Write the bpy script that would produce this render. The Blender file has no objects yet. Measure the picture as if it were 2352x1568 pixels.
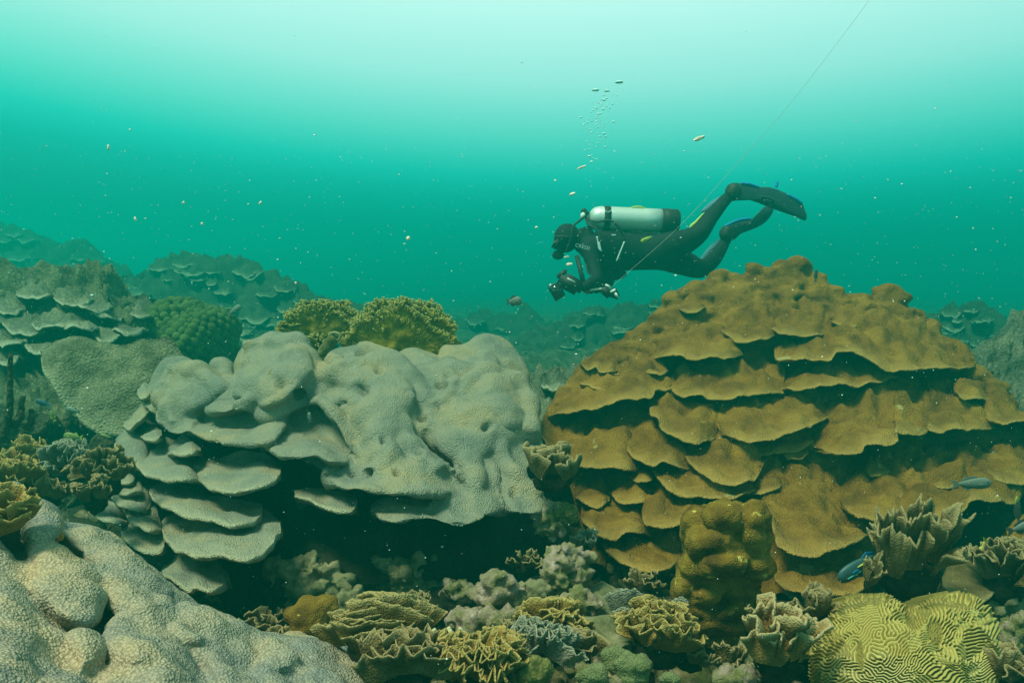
import bpy, bmesh, math, random
import numpy as np
from mathutils import Vector, Matrix, Euler, noise as mn

R = math.radians
S = bpy.context.scene
COL = S.collection

# ------------------------------------------------------------------ camera
F = 1533.0                       # focal length in pixels of a 2352 x 1568 picture
PITCH = R(6.1)
cd = bpy.data.cameras.new('camera')
cam = bpy.data.objects.new('camera', cd)
COL.objects.link(cam)
cam.location = (0, 0, 1.0)
cam.rotation_euler = (R(90) - PITCH, 0, 0)
cd.sensor_width = 36.0
cd.lens = 36.0 * F / 2352.0
cd.clip_start = 0.02
cd.clip_end = 400
S.camera = cam
FW = Vector((0, math.cos(PITCH), -math.sin(PITCH)))
UP = Vector((0, math.sin(PITCH), math.cos(PITCH)))
CO = Vector((0, 0, 1.0))

def P(u, v, d):
    """world point seen at picture place (u, v) standing d metres away"""
    return CO + FW * d + Vector((1, 0, 0)) * ((u - 1176) / F * d) - UP * ((v - 784) / F * d)

# ------------------------------------------------------------------ light
S.view_settings.view_transform = 'Standard'
S.view_settings.look = 'None'
S.view_settings.exposure = 0.68
S.view_settings.gamma = 1.0
SUN_EL, SUN_AZ = R(66), R(238)      # azimuth measured clockwise from +Y
sl = bpy.data.lights.new('sun', 'SUN')
sun = bpy.data.objects.new('sun', sl)
COL.objects.link(sun)
sdir = Vector((math.sin(SUN_AZ) * math.cos(SUN_EL), math.cos(SUN_AZ) * math.cos(SUN_EL), math.sin(SUN_EL)))
sun.rotation_euler = sdir.to_track_quat('Z', 'Y').to_euler()
sun.location = sdir * 20
sl.energy = 5.0
sl.angle = R(18)
sl.color = (1.0, 0.73, 0.49)

W = bpy.data.worlds.new('World')
S.world = W
W.use_nodes = True
nt = W.node_tree
nt.nodes.clear()
def wn(t, **k):
    n = nt.nodes.new(t)
    for a, b in k.items():
        setattr(n, a, b)
    return n
out = wn('ShaderNodeOutputWorld')
sky = wn('ShaderNodeTexSky', sky_type='NISHITA', sun_disc=False, sun_elevation=SUN_EL, sun_rotation=SUN_AZ)
bg1 = wn('ShaderNodeBackground'); bg1.inputs[1].default_value = 0.015
nt.links.new(sky.outputs[0], bg1.inputs[0])
# daylight coming down through the sea: palest at the frame top, blue-green level and below, dimmed overhead to cut fill
tc = wn('ShaderNodeTexCoord')
sx = wn('ShaderNodeSeparateXYZ')
nt.links.new(tc.outputs['Generated'], sx.inputs[0])
ramp = wn('ShaderNodeValToRGB')
mr = wn('ShaderNodeMapRange')
mr.inputs[1].default_value = -0.3; mr.inputs[2].default_value = 0.7
m1 = wn('ShaderNodeMath', operation='MULTIPLY_ADD'); m1.inputs[1].default_value = -0.09; m1.inputs[2].default_value = 0.055
nt.links.new(sx.outputs[0], m1.inputs[0])
m2 = wn('ShaderNodeMath', operation='MULTIPLY_ADD'); nt.links.new(sx.outputs[0], m2.inputs[0]); nt.links.new(m1.outputs[0], m2.inputs[1]); nt.links.new(sx.outputs[2], m2.inputs[2])
nt.links.new(m2.outputs[0], mr.inputs[0]); nt.links.new(mr.outputs[0], ramp.inputs[0])
def e2(z): return (z + 0.3) / 1.0
stops = [(-0.3, (0.0, .02, .013)), (0.0, (0.0, .115, .078)), (0.05, (0.0, .225, .155)), (0.10, (0.0, .40, .285)), (0.135, (.04, .58, .42)),
         (0.19, (.38, .72, .55)), (0.26, (.80, .82, .69)), (0.36, (1.0, .90, .80)), (0.44, (.45, .46, .40)), (0.65, (.28, .30, .25))]
el = ramp.color_ramp.elements
while len(el) < len(stops): el.new(0.5)
for e, (z, c) in zip(el, stops):
    e.position = e2(z); e.color = (*c, 1)
bg2 = wn('ShaderNodeBackground'); bg2.inputs[1].default_value = 0.84
nt.links.new(ramp.outputs[0], bg2.inputs[0])
ad = wn('ShaderNodeAddShader')
nt.links.new(bg1.outputs[0], ad.inputs[0]); nt.links.new(bg2.outputs[0], ad.inputs[1])
nt.links.new(ad.outputs[0], out.inputs[0])

HAZE_DENSITY = 0.155
HAZE_COLOR = (0.003, 0.295, 0.222)
rnd = random.Random(7)
# ------------------------------------------------------------------ noise
_rs = np.random.RandomState(3)
_perm = _rs.permutation(256); _perm = np.concatenate([_perm, _perm, _perm])
_g3 = _rs.normal(size=(256, 3)); _g3 /= np.linalg.norm(_g3, axis=1)[:, None]
def pn(p):
    """gradient noise, p (N,3) -> about -1..1"""
    p = np.asarray(p, float)
    i = np.floor(p).astype(int); f = p - i
    w = f * f * f * (f * (f * 6 - 15) + 10)
    i &= 255
    res = 0
    for dx in (0, 1):
        wx = w[:, 0] if dx else 1 - w[:, 0]
        a = _perm[(i[:, 0] + dx) & 255]
        for dy in (0, 1):
            wy = w[:, 1] if dy else 1 - w[:, 1]
            b = _perm[a + ((i[:, 1] + dy) & 255)]
            for dz in (0, 1):
                wz = w[:, 2] if dz else 1 - w[:, 2]
                g = _g3[_perm[b + ((i[:, 2] + dz) & 255)] & 255]
                d = f - (dx, dy, dz)
                res = res + wx * wy * wz * (g * d).sum(1)
    return res * 1.7
def fbm(p, oct=3, gain=.5):
    p = np.asarray(p, float); r = 0; a = 1
    for k in range(oct):
        r = r + a * pn(p * 2 ** k + 17.3 * k); a *= gain
    return r
def billow(p, oct=2, gain=.5):
    """rounded knobs with sharp valleys between them, 0..1"""
    r = 0; a = 1
    for k in range(oct):
        r = r + a * (np.minimum(np.abs(pn(np.asarray(p) * 2 ** k + 9.1 * k)) * 2, 1.2)); a *= gain
    return r

# ------------------------------------------------------------------ picture place -> world, for arrays
FWn, UPn, COn = np.array(FW), np.array(UP), np.array(CO)
def PA(u, v, d):
    u, v, d = np.broadcast_arrays(np.asarray(u, float), np.asarray(v, float), np.asarray(d, float))
    a = ((u - 1176) / F * d)[..., None] * np.array([1.0, 0, 0])
    return COn + FWn * d[..., None] + a - UPn * ((v - 784) / F * d)[..., None]

def curve(pts, n, smooth=True):
    """n points along a polyline, Catmull-Rom rounded, evenly spaced by length"""
    p = np.asarray(pts, float)
    if smooth and len(p) > 2:
        q = np.vstack([2 * p[0] - p[1], p, 2 * p[-1] - p[-2]])
        o = []
        for k in range(1, len(q) - 2):
            t = np.linspace(0, 1, 12, endpoint=False)[:, None]
            a, b, c, d = q[k - 1], q[k], q[k + 1], q[k + 2]
            o.append(.5 * ((2 * b) + (c - a) * t + (2 * a - 5 * b + 4 * c - d) * t ** 2 + (3 * b - a - 3 * c + d) * t ** 3))
        p = np.vstack(o + [p[-1:]])
    L = np.concatenate([[0], np.cumsum(np.linalg.norm(np.diff(p, axis=0), axis=1))])
    s = np.linspace(0, L[-1], n)
    return np.stack([np.interp(s, L, p[:, k]) for k in range(p.shape[1])], 1)

# ------------------------------------------------------------------ objects
ORG = {}
def thing(name, label, cat, at, group=None):
    o = bpy.data.objects.new(name, None); COL.objects.link(o)
    o.empty_display_size = 0.05
    o.location = tuple(at); o['label'] = label; o['category'] = cat
    if group: o['group'] = group
    ORG[o.name] = np.array(at, float)
    return o
def tag(o, label, cat, group=None):
    o['label'] = label; o['category'] = cat
    if group: o['group'] = group
    return o
def obj(name, V, Fc, mat, parent=None, edge=None, smooth=True, mats=None, fmat=None):
    """one mesh object from world-space vertices; its origin is its parent's, or its own base when top-level"""
    V = np.asarray(V, float)
    if parent is not None:
        org = ORG[parent.name]
    else:
        org = np.array([V[:, 0].mean(), V[:, 1].mean(), V[:, 2].min()])
    me = bpy.data.meshes.new(name)
    me.from_pydata((V - org).tolist(), [], [tuple(int(i) for i in f) for f in Fc])
    if smooth: me.shade_smooth()
    for m in (mats or [mat]): me.materials.append(m)
    if fmat is not None: me.polygons.foreach_set('material_index', np.asarray(fmat, np.int32))
    if edge is not None:
        a = me.attributes.new('edge', 'FLOAT', 'POINT'); a.data.foreach_set('value', np.asarray(edge, np.float32))
    me.update()
    o = bpy.data.objects.new(name, me); COL.objects.link(o)
    if parent is not None: o.parent = parent
    else: o.location = org
    ORG[o.name] = org
    return o

def quads(n, m, off=0, flip=False, wrap=False):
    f = []
    for i in range(n - 1):
        for j in range(m if wrap else m - 1):
            a, b = off + i * m + j, off + i * m + (j + 1) % m
            c, d = off + (i + 1) * m + (j + 1) % m, off + (i + 1) * m + j
            f.append((a, d, c, b) if flip else (a, b, c, d))
    return f
def join(parts):
    V, Fc, E, o = [], [], [], 0
    for p in parts:
        v, f = p[0], p[1]
        V.append(np.asarray(v)); Fc += [tuple(i + o for i in q) for q in f]
        E.append(np.asarray(p[2]) if len(p) > 2 and p[2] is not None else np.zeros(len(v)))
        o += len(v)
    return np.vstack(V), Fc, np.concatenate(E)

_nrm = np.array([0, -.42, .91])
def plate_geo(lip, top, D, over=.12, emb=.10, thick=.02, bump=(.018, 7.), jag=2.6, seed=0., step=9, root=.05, ends=4, fade=.35, pw=1.25, knob=0.):
    """one shelf of a plate coral: a closed, thick sheet from its root in the colony to its free lip"""
    lip0, top0 = np.asarray(lip, float), np.asarray(top, float)
    L = np.linalg.norm(np.diff(lip0, axis=0), axis=1).sum()
    n = int(max(14, L / step))
    Lc, Tc = curve(lip0, n), curve(top0, n)
    if jag:
        q = np.stack([Lc[:, 0] / 26., Lc[:, 1] / 26., np.full(n, seed)], 1)
        q2 = np.stack([Lc[:, 0] / 9., Lc[:, 1] / 9., np.full(n, seed + 5)], 1)
        Lc[:, 1] += jag * (pn(q) + .8 * pn(q2)) * np.minimum(1, np.minimum(np.arange(n), np.arange(n)[::-1]) / 3.)
    h = np.abs(Lc[:, 1] - Tc[:, 1]).max()
    m = int(max(7, h / step))
    t = np.linspace(0, 1, m) ** .8
    s = np.linspace(0, 1, n)
    tt, ss = np.meshgrid(t, s, indexing='ij')
    uv = Tc[None] * (1 - tt[..., None]) + Lc[None] * tt[..., None]
    et = 1 - np.abs(2 * ss - 1) ** ends
    d = D(uv[..., 0], uv[..., 1]) + emb * (1 - tt) ** 2 - over * tt ** pw * (.15 + .85 * et)
    V = PA(uv[..., 0], uv[..., 1], d)
    if bump:
        q = V.reshape(-1, 3)
        b = (fbm(q * bump[1] + seed * .37, 3) + .35 * fbm(q * bump[1] * 2.7 + 3, 2)) * bump[0]
        b = b * (1 - fade * tt.reshape(-1) ** 2)
        if knob: b = b + knob * (billow(q * 9 + 3, 2) - .4) * (1 - .8 * tt.reshape(-1) ** 1.5)
        V = (q + b[:, None] * _nrm).reshape(V.shape)
    th = thick + root * (1 - tt) ** 1.5
    Vb = V + th[..., None] * np.array([0, .35, -.95])
    Vb[-1] = V[-1] + np.array([0, .004, -thick * .55])          # rounded lip
    mid = V[-1:] + np.array([0, -.004, -thick * .25])
    G = np.concatenate([V, mid, Vb[::-1]], 0)
    M = G.shape[0]
    Fc = quads(M, n, flip=True)
    k = M * n
    # closing sides and root
    for i in range(M // 2):
        a, b = i, M - 1 - i
        if b - a > 1:
            Fc.append((a * n, (a + 1) * n, (b - 1) * n, b * n) if b - a > 2 else (a * n, (a + 1) * n, b * n))
            q = (a * n + n - 1, b * n + n - 1, (b - 1) * n + n - 1, (a + 1) * n + n - 1)
            Fc.append(q if b - a > 2 else q[:3])
    for j in range(n - 1):
        Fc.append((j, (M - 1) * n + j, (M - 1) * n + j + 1, j + 1))
    ed = np.concatenate([tt.reshape(-1) ** 9, np.ones(n), np.zeros(m * n) - 1])
    return G.reshape(-1, 3), Fc, ed

def blob_geo(outline, D, hf=.12, hb=.12, n=56, rings=10, bump=(.012, 9.), seed=0.):
    """a closed rounded lobe with the given outline, its own thickness in front and behind"""
    O = np.asarray(outline, float)
    O = curve(np.vstack([O, O[:1]]), n + 1)[:-1]
    c = O.mean(0)
    th = np.linspace(0, math.pi / 2, rings + 1)[1:]
    rho = np.sin(th)
    V = [PA(c[0], c[1], D(c[0], c[1]) - hf).reshape(1, 3)]
    for r in rho:
        q = c + (O - c) * r
        V.append(PA(q[:, 0], q[:, 1], D(q[:, 0], q[:, 1]) - hf * math.sqrt(max(0, 1 - r * r))))
    for r in rho[::-1][1:]:
        q = c + (O - c) * r
        V.append(PA(q[:, 0], q[:, 1], D(q[:, 0], q[:, 1]) + hb * math.sqrt(max(0, 1 - r * r))))
    V.append(PA(c[0], c[1], D(c[0], c[1]) + hb).reshape(1, 3))
    V = np.vstack(V)
    if bump:
        V = V + (fbm(V * bump[1] + seed, 2) * bump[0])[:, None] * _nrm
    R_ = 2 * rings - 1
    Fc = [(0, 1 + (j + 1) % n, 1 + j) for j in range(n)]
    Fc += quads(R_, n, off=1, flip=True, wrap=True)
    last = 1 + R_ * n
    Fc += [(last, last - n + j, last - n + (j + 1) % n) for j in range(n)]
    return V, Fc, np.zeros(len(V))
def ell(u, v, ru, rv, rot=0, n=14):
    a = np.linspace(0, 2 * math.pi, n, endpoint=False); c, s = math.cos(R(rot)), math.sin(R(rot))
    x, y = ru * np.cos(a), rv * np.sin(a)
    return np.stack([u + x * c - y * s, v + x * s + y * c], 1)

def relief_geo(top, bottom, D, back=.6, step=10, bump=(.03, 5.), fn=None, seed=0., rows=None, droop=.9):
    """a mound whose front follows D and which rolls over its crest and down behind"""
    T = np.asarray(top, float); B = np.asarray(bottom, float)
    L = np.linalg.norm(np.diff(T, axis=0), axis=1).sum(); n = int(max(16, L / step))
    Tc, Bc = curve(T, n), curve(B, n)
    m = rows or int(max(8, np.abs(Bc[:, 1] - Tc[:, 1]).max() / step))
    t = np.linspace(1, 0, m)
    uv = Tc[None] * (1 - t[:, None, None]) + Bc[None] * t[:, None, None]
    d = D(uv[..., 0], uv[..., 1])
    cr = np.clip(t, 0, .18) / .18
    V = PA(uv[..., 0], uv[..., 1], d + .05 * ((1 - cr) ** 2)[:, None])
    bk = []
    for k in range(1, 9):
        q = k / 8
        bk.append(V[-1] + np.array([0, back * q, -back * droop * q ** 1.6]))
    V = np.concatenate([V, np.stack(bk)], 0)
    q = V.reshape(-1, 3)
    b = fbm(q * bump[1] + seed, 3) * bump[0] if bump else 0
    if fn is not None: b = b + fn(q)
    G_ = V; du = np.gradient(G_, axis=1); dv = np.gradient(G_, axis=0); nn = np.cross(du, dv).reshape(-1, 3)
    nn /= np.linalg.norm(nn, axis=1)[:, None] + 1e-9
    nn = np.where((nn @ np.array([0, -.5, .86]) < 0)[:, None], -nn, nn)
    nn = nn * .75 + _nrm * .25
    q = q + np.broadcast_to(b, (len(q),))[:, None] * nn
    return q, quads(V.shape[0], n, flip=False), np.zeros(len(q))

def fuse(geos, voxel=.009, smooth=8, factor=.5):
    """union of closed shapes as one continuous skin"""
    V, Fc, _ = join(geos)
    me = bpy.data.meshes.new('tmp'); me.from_pydata(V.tolist(), [], Fc)
    bm = bmesh.new(); bm.from_mesh(me); bmesh.ops.recalc_face_normals(bm, faces=bm.faces); bm.to_mesh(me); bm.free()
    o = bpy.data.objects.new('tmp', me); COL.objects.link(o)
    m = o.modifiers.new('r', 'REMESH'); m.mode = 'VOXEL'; m.voxel_size = voxel
    m = o.modifiers.new('s', 'SMOOTH'); m.iterations = smooth; m.factor = factor
    dg = bpy.context.evaluated_depsgraph_get(); dg.update()
    e = o.evaluated_get(dg); r = e.to_mesh()
    n = len(r.vertices); co = np.empty(n * 3); r.vertices.foreach_get('co', co); co = co.reshape(-1, 3)
    no = np.empty(n * 3); r.vertices.foreach_get('normal', no); no = no.reshape(-1, 3)
    fs = [tuple(p.vertices) for p in r.polygons]
    e.to_mesh_clear(); bpy.data.objects.remove(o); bpy.data.meshes.remove(me)
    return co, fs, no

def skin(nodes, edges, subdiv=2):
    """one continuous surface grown round a skeleton: nodes = [(xyz, radius or (rx, ry))]"""
    me = bpy.data.meshes.new('tmp'); me.from_pydata([tuple(p) for p, _ in nodes], edges, [])
    o = bpy.data.objects.new('tmp', me); COL.objects.link(o)
    o.modifiers.new('k', 'SKIN')
    for k, (_, r) in enumerate(nodes):
        sv = me.skin_vertices[0].data[k]
        sv.radius = r if isinstance(r, tuple) else (r, r)
        sv.use_root = (k == 0)
    m = o.modifiers.new('s', 'SUBSURF'); m.levels = subdiv
    dg = bpy.context.evaluated_depsgraph_get(); dg.update()
    e = o.evaluated_get(dg); r = e.to_mesh()
    n = len(r.vertices); co = np.empty(n * 3); r.vertices.foreach_get('co', co)
    fs = [tuple(p.vertices) for p in r.polygons]
    e.to_mesh_clear(); bpy.data.objects.remove(o); bpy.data.meshes.remove(me)
    return co.reshape(-1, 3), fs, None

def tube_geo(pts, r, sides=8, cap=True):
    pts = np.asarray(pts, float); n = len(pts)
    r = np.broadcast_to(np.asarray(r, float), (n,))
    T = np.gradient(pts, axis=0); T /= np.linalg.norm(T, axis=1)[:, None] + 1e-9
    ref = np.array([0, 0, 1.]) if abs(T[0][2]) < .9 else np.array([1., 0, 0])
    V = []
    a = np.linspace(0, 2 * math.pi, sides, endpoint=False)
    for k in range(n):
        x = np.cross(T[k], ref); x /= np.linalg.norm(x) + 1e-9; y = np.cross(T[k], x)
        V.append(pts[k] + r[k] * (np.cos(a)[:, None] * x + np.sin(a)[:, None] * y)); ref = y if abs(np.dot(y, T[k])) < .9 else ref
        ref = np.cross(x, T[k])
    V = np.vstack(V); Fc = quads(n, sides, wrap=True)
    if cap:
        Fc.append(tuple(range(sides))[::-1]); Fc.append(tuple(range((n - 1) * sides, n * sides)))
    return V, Fc, None
def box_geo(c, sz, rot=None, bev=.15):
    """a box with chamfered edges"""
    bm = bmesh.new(); bmesh.ops.create_cube(bm, size=1)
    for v in bm.verts: v.co = Vector((v.co.x * sz[0], v.co.y * sz[1], v.co.z * sz[2]))
    bmesh.ops.bevel(bm, geom=bm.edges[:], offset=min(sz) * bev, segments=2, affect='EDGES')
    M = (rot.to_matrix() if rot is not None else Matrix.Identity(3))
    V = np.array([tuple(M @ v.co + Vector(c)) for v in bm.verts]); bm.verts.index_update()
    Fc = [tuple(v.index for v in f.verts) for f in bm.faces]; bm.free()
    return V, Fc, None
def ico_geo(c, r, sub=2, sc=(1, 1, 1), rough=0, seed=0):
    bm = bmesh.new(); bmesh.ops.create_icosphere(bm, subdivisions=sub, radius=1)
    V = np.array([tuple(v.co) for v in bm.verts]); bm.verts.index_update()
    Fc = [tuple(v.index for v in f.verts) for f in bm.faces]; bm.free()
    if rough: V = V * (1 + rough * fbm(V * 1.6 + seed, 3))[:, None]
    return V * np.array(sc) * r + np.array(c), Fc, None

# ------------------------------------------------------------------ materials
def nodes_of(name):
    m = bpy.data.materials.new(name); m.use_nodes = True
    t = m.node_tree; b = t.nodes['Principled BSDF']
    return m, t, b
def coral_mat(name, a, b, c, cell=110., bump=.6, blotch=6., edge=None, rough=.85, cellmix=.5, ridge=0., dist=.004, stretch=(1, 1, 1), spots=None, lump=.35):
    """living coral: three tones in soft blotches, cup pattern with darker gaps and real relief, pale growing margin"""
    m, t, p = nodes_of(name); N = t.nodes; K = t.links
    tc = N.new('ShaderNodeTexCoord')
    mp = N.new('ShaderNodeMapping'); mp.inputs['Scale'].default_value = stretch
    K.new(tc.outputs['Object'], mp.inputs[0])
    n1 = N.new('ShaderNodeTexNoise'); n1.inputs['Scale'].default_value = blotch; n1.inputs['Detail'].default_value = 5; n1.inputs['Roughness'].default_value = .6
    K.new(tc.outputs['Object'], n1.inputs[0])
    rp = N.new('ShaderNodeValToRGB'); e = rp.color_ramp.elements
    e[0].position = .36; e[0].color = (*a, 1); e[1].position = .66; e[1].color = (*c, 1)
    x = e.new(.5); x.color = (*b, 1)
    K.new(n1.outputs[0], rp.inputs[0])
    vo = N.new('ShaderNodeTexVoronoi'); vo.inputs['Scale'].default_value = cell; vo.feature = 'F1'
    # warp the cups a little so they are not a clean lattice
    wn_ = N.new('ShaderNodeTexNoise'); wn_.inputs['Scale'].default_value = cell * .45; wn_.inputs['Detail'].default_value = 1
    K.new(mp.outputs[0], wn_.inputs[0])
    vm = N.new('ShaderNodeVectorMath'); vm.operation = 'SCALE'; vm.inputs['Scale'].default_value = .9 / cell
    K.new(wn_.outputs['Color'], vm.inputs[0])
    va = N.new('ShaderNodeVectorMath'); va.operation = 'ADD'; K.new(mp.outputs[0], va.inputs[0]); K.new(vm.outputs[0], va.inputs[1])
    K.new(va.outputs[0], vo.inputs['Vector'])
    mr_ = N.new('ShaderNodeMapRange'); mr_.inputs[1].default_value = .15; mr_.inputs[2].default_value = .75; mr_.inputs[3].default_value = 1; mr_.inputs[4].default_value = 0
    K.new(vo.outputs['Distance'], mr_.inputs[0])
    mx = N.new('ShaderNodeMix'); mx.data_type = 'RGBA'; mx.blend_type = 'MULTIPLY'
    dk = N.new('ShaderNodeMix'); dk.data_type = 'RGBA'
    dk.inputs[6].default_value = (1 - cellmix, 1 - cellmix, 1 - cellmix, 1); dk.inputs[7].default_value = (1, 1, 1, 1)
    K.new(mr_.outputs[0], dk.inputs[0])
    mx.inputs[0].default_value = 1; K.new(rp.outputs[0], mx.inputs[6]); K.new(dk.outputs[2], mx.inputs[7])
    col = mx.outputs[2]
    if edge is not None:
        at = N.new('ShaderNodeAttribute'); at.attribute_name = 'edge'
        me_ = N.new('ShaderNodeMix'); me_.data_type = 'RGBA'
        cl = N.new('ShaderNodeMath'); cl.operation = 'MULTIPLY'; cl.inputs[1].default_value = .75; cl.use_clamp = True
        K.new(at.outputs['Fac'], cl.inputs[0]); K.new(cl.outputs[0], me_.inputs[0])
        K.new(col, me_.inputs[6]); me_.inputs[7].default_value = (*edge, 1); col = me_.outputs[2]
    if spots is not None:
        ns = N.new('ShaderNodeTexNoise'); ns.inputs['Scale'].default_value = spots[0]; ns.inputs['Detail'].default_value = 3
        K.new(tc.outputs['Object'], ns.inputs[0])
        m2 = N.new('ShaderNodeMapRange'); m2.inputs[1].default_value = spots[1]; m2.inputs[2].default_value = spots[1] + .04; K.new(ns.outputs[0], m2.inputs[0])
        m3 = N.new('ShaderNodeMix'); m3.data_type = 'RGBA'; K.new(m2.outputs[0], m3.inputs[0]); K.new(col, m3.inputs[6]); m3.inputs[7].default_value = (*spots[2], 1); col = m3.outputs[2]
    K.new(col, p.inputs['Base Color'])
    p.inputs['Roughness'].default_value = rough; p.inputs['Specular IOR Level'].default_value = .15
    nf = N.new('ShaderNodeTexNoise'); nf.inputs['Scale'].default_value = cell * .3; nf.inputs['Detail'].default_value = 4
    K.new(mp.outputs[0], nf.inputs[0])
    ad_ = N.new('ShaderNodeMath'); ad_.operation = 'MULTIPLY_ADD'; ad_.inputs[1].default_value = .25; K.new(nf.outputs[0], ad_.inputs[0]); K.new(mr_.outputs[0], ad_.inputs[2])
    bu = N.new('ShaderNodeBump'); bu.inputs['Strength'].default_value = bump; bu.inputs['Distance'].default_value = dist
    K.new(ad_.outputs[0], bu.inputs['Height']); K.new(bu.outputs[0], p.inputs['Normal'])
    nl = N.new('ShaderNodeTexNoise'); nl.inputs['Scale'].default_value = 24; nl.inputs['Detail'].default_value = 3
    K.new(tc.outputs['Object'], nl.inputs[0])
    b2 = N.new('ShaderNodeBump'); b2.inputs['Strength'].default_value = lump; b2.inputs['Distance'].default_value = .03
    K.new(nl.outputs[0], b2.inputs['Height']); K.new(b2.outputs[0], bu.inputs['Normal'])
    return m
def rock_mat(name, cols, scale=9., bump=.8, dist=.02, fine=60.):
    m, t, p = nodes_of(name); N = t.nodes; K = t.links
    tc = N.new('ShaderNodeTexCoord')
    n1 = N.new('ShaderNodeTexNoise'); n1.inputs['Scale'].default_value = scale; n1.inputs['Detail'].default_value = 9; n1.inputs['Roughness'].default_value = .72
    K.new(tc.outputs['Object'], n1.inputs[0])
    rp = N.new('ShaderNodeValToRGB'); e = rp.color_ramp.elements
    while len(e) < len(cols): e.new(.5)
    for k, (q, c) in enumerate(zip(e, cols)):
        q.position = .3 + .4 * k / (len(cols) - 1); q.color = (*c, 1)
    K.new(n1.outputs[0], rp.inputs[0]); K.new(rp.outputs[0], p.inputs['Base Color'])
    n2 = N.new('ShaderNodeTexNoise'); n2.inputs['Scale'].default_value = fine; n2.inputs['Detail'].default_value = 8; n2.inputs['Roughness'].default_value = .7
    K.new(tc.outputs['Object'], n2.inputs[0])
    ad_ = N.new('ShaderNodeMath'); ad_.operation = 'ADD'; K.new(n1.outputs[0], ad_.inputs[0]); K.new(n2.outputs[0], ad_.inputs[1])
    bu = N.new('ShaderNodeBump'); bu.inputs['Strength'].default_value = bump; bu.inputs['Distance'].default_value = dist
    K.new(ad_.outputs[0], bu.inputs['Height']); K.new(bu.outputs[0], p.inputs['Normal'])
    p.inputs['Roughness'].default_value = .9; p.inputs['Specular IOR Level'].default_value = .1
    return m
def plain(name, c, rough=.6, metal=0., spec=.3, var=.12, vs=30.):
    m, t, p = nodes_of(name); N = t.nodes; K = t.links
    tc = N.new('ShaderNodeTexCoord'); n1 = N.new('ShaderNodeTexNoise'); n1.inputs['Scale'].default_value = vs; n1.inputs['Detail'].default_value = 4
    K.new(tc.outputs['Object'], n1.inputs[0])
    mx = N.new('ShaderNodeMix'); mx.data_type = 'RGBA'
    mx.inputs[6].default_value = (*[q * (1 - var) for q in c], 1); mx.inputs[7].default_value = (*[min(1, q * (1 + var)) for q in c], 1)
    K.new(n1.outputs[0], mx.inputs[0]); K.new(mx.outputs[2], p.inputs['Base Color'])
    p.inputs['Roughness'].default_value = rough; p.inputs['Metallic'].default_value = metal; p.inputs['Specular IOR Level'].default_value = spec
    return m

M = {}
M['brown'] = coral_mat('brown_coral', (.16, .078, .009), (.265, .132, .016), (.375, .20, .028), cell=170, bump=.8, blotch=7, edge=(.40, .25, .07), cellmix=.45, dist=.005, spots=(10, .70, (.34, .27, .10)))
M['grey'] = coral_mat('grey_coral', (.25, .275, .225), (.34, .345, .26), (.46, .39, .24), cell=210, bump=.8, blotch=5, edge=(.42, .40, .27), cellmix=.38, dist=.006, spots=(13, .715, (.20, .175, .075)))
M['near'] = coral_mat('near_coral', (.27, .29, .27), (.44, .395, .29), (.62, .46, .27), cell=210, bump=.5, blotch=4.5, edge=(.4, .34, .2), cellmix=.5, dist=.008)
M['dead'] = rock_mat('shade_dark_reef', [(.006, .007, .004), (.015, .016, .009), (.035, .034, .02), (.07, .06, .04)], 7)  # near-black tones paint in the shade of voids and overhangs
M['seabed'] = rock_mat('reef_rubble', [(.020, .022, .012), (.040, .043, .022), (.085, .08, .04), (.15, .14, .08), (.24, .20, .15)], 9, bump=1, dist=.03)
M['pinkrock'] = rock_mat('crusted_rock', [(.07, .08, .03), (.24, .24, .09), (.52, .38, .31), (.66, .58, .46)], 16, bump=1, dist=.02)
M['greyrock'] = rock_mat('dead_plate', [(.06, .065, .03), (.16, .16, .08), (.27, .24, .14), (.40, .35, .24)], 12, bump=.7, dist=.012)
M['far'] = coral_mat('far_coral', (.028, .036, .021), (.052, .06, .033), (.085, .09, .046), cell=60, bump=.6, blotch=5, edge=(.36, .32, .2), dist=.008)  # tones kept dark and low in contrast to stand in for distance haze
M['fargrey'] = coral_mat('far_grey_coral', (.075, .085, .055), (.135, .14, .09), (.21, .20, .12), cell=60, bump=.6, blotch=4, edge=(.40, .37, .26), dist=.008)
M['olive'] = coral_mat('olive_coral', (.10, .11, .03), (.17, .17, .05), (.25, .24, .08), cell=120, bump=.5, blotch=14)
M['green'] = coral_mat('green_coral', (.14, .17, .07), (.20, .23, .10), (.27, .29, .14), cell=260, bump=.6, blotch=14, dist=.003)
M['mustard'] = coral_mat('mustard_coral', (.085, .05, .010), (.20, .12, .017), (.30, .20, .03), cell=240, bump=.7, blotch=11, rough=1., cellmix=.25, dist=.003, spots=(30, .66, (.50, .40, .09)))
M['fire'] = coral_mat('fire_coral', (.16, .125, .010), (.26, .20, .016), (.36, .28, .035), cell=300, bump=.2, blotch=20, edge=(.46, .43, .16), cellmix=.2)
M['leaf'] = coral_mat('leaf_coral', (.08, .058, .013), (.135, .095, .022), (.20, .145, .038), cell=230, bump=.7, blotch=14, edge=(.42, .34, .15), cellmix=.3, dist=.004)
M['leafgold'] = coral_mat('golden_leaf_coral', (.15, .09, .018), (.23, .14, .028), (.30, .195, .045), cell=230, bump=.6, blotch=14, edge=(.44, .34, .12), cellmix=.3, dist=.004)
M['leafgrey'] = coral_mat('grey_leaf_coral', (.15, .16, .12), (.20, .20, .15), (.27, .25, .17), cell=230, bump=.8, blotch=14, edge=(.34, .35, .26), cellmix=.3, dist=.004)
M['leafdull'] = coral_mat('dull_leaf_coral', (.085, .065, .022), (.145, .11, .04), (.22, .17, .07), cell=210, bump=.5, blotch=12, edge=(.33, .26, .13), cellmix=.3, dist=.004)
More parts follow.
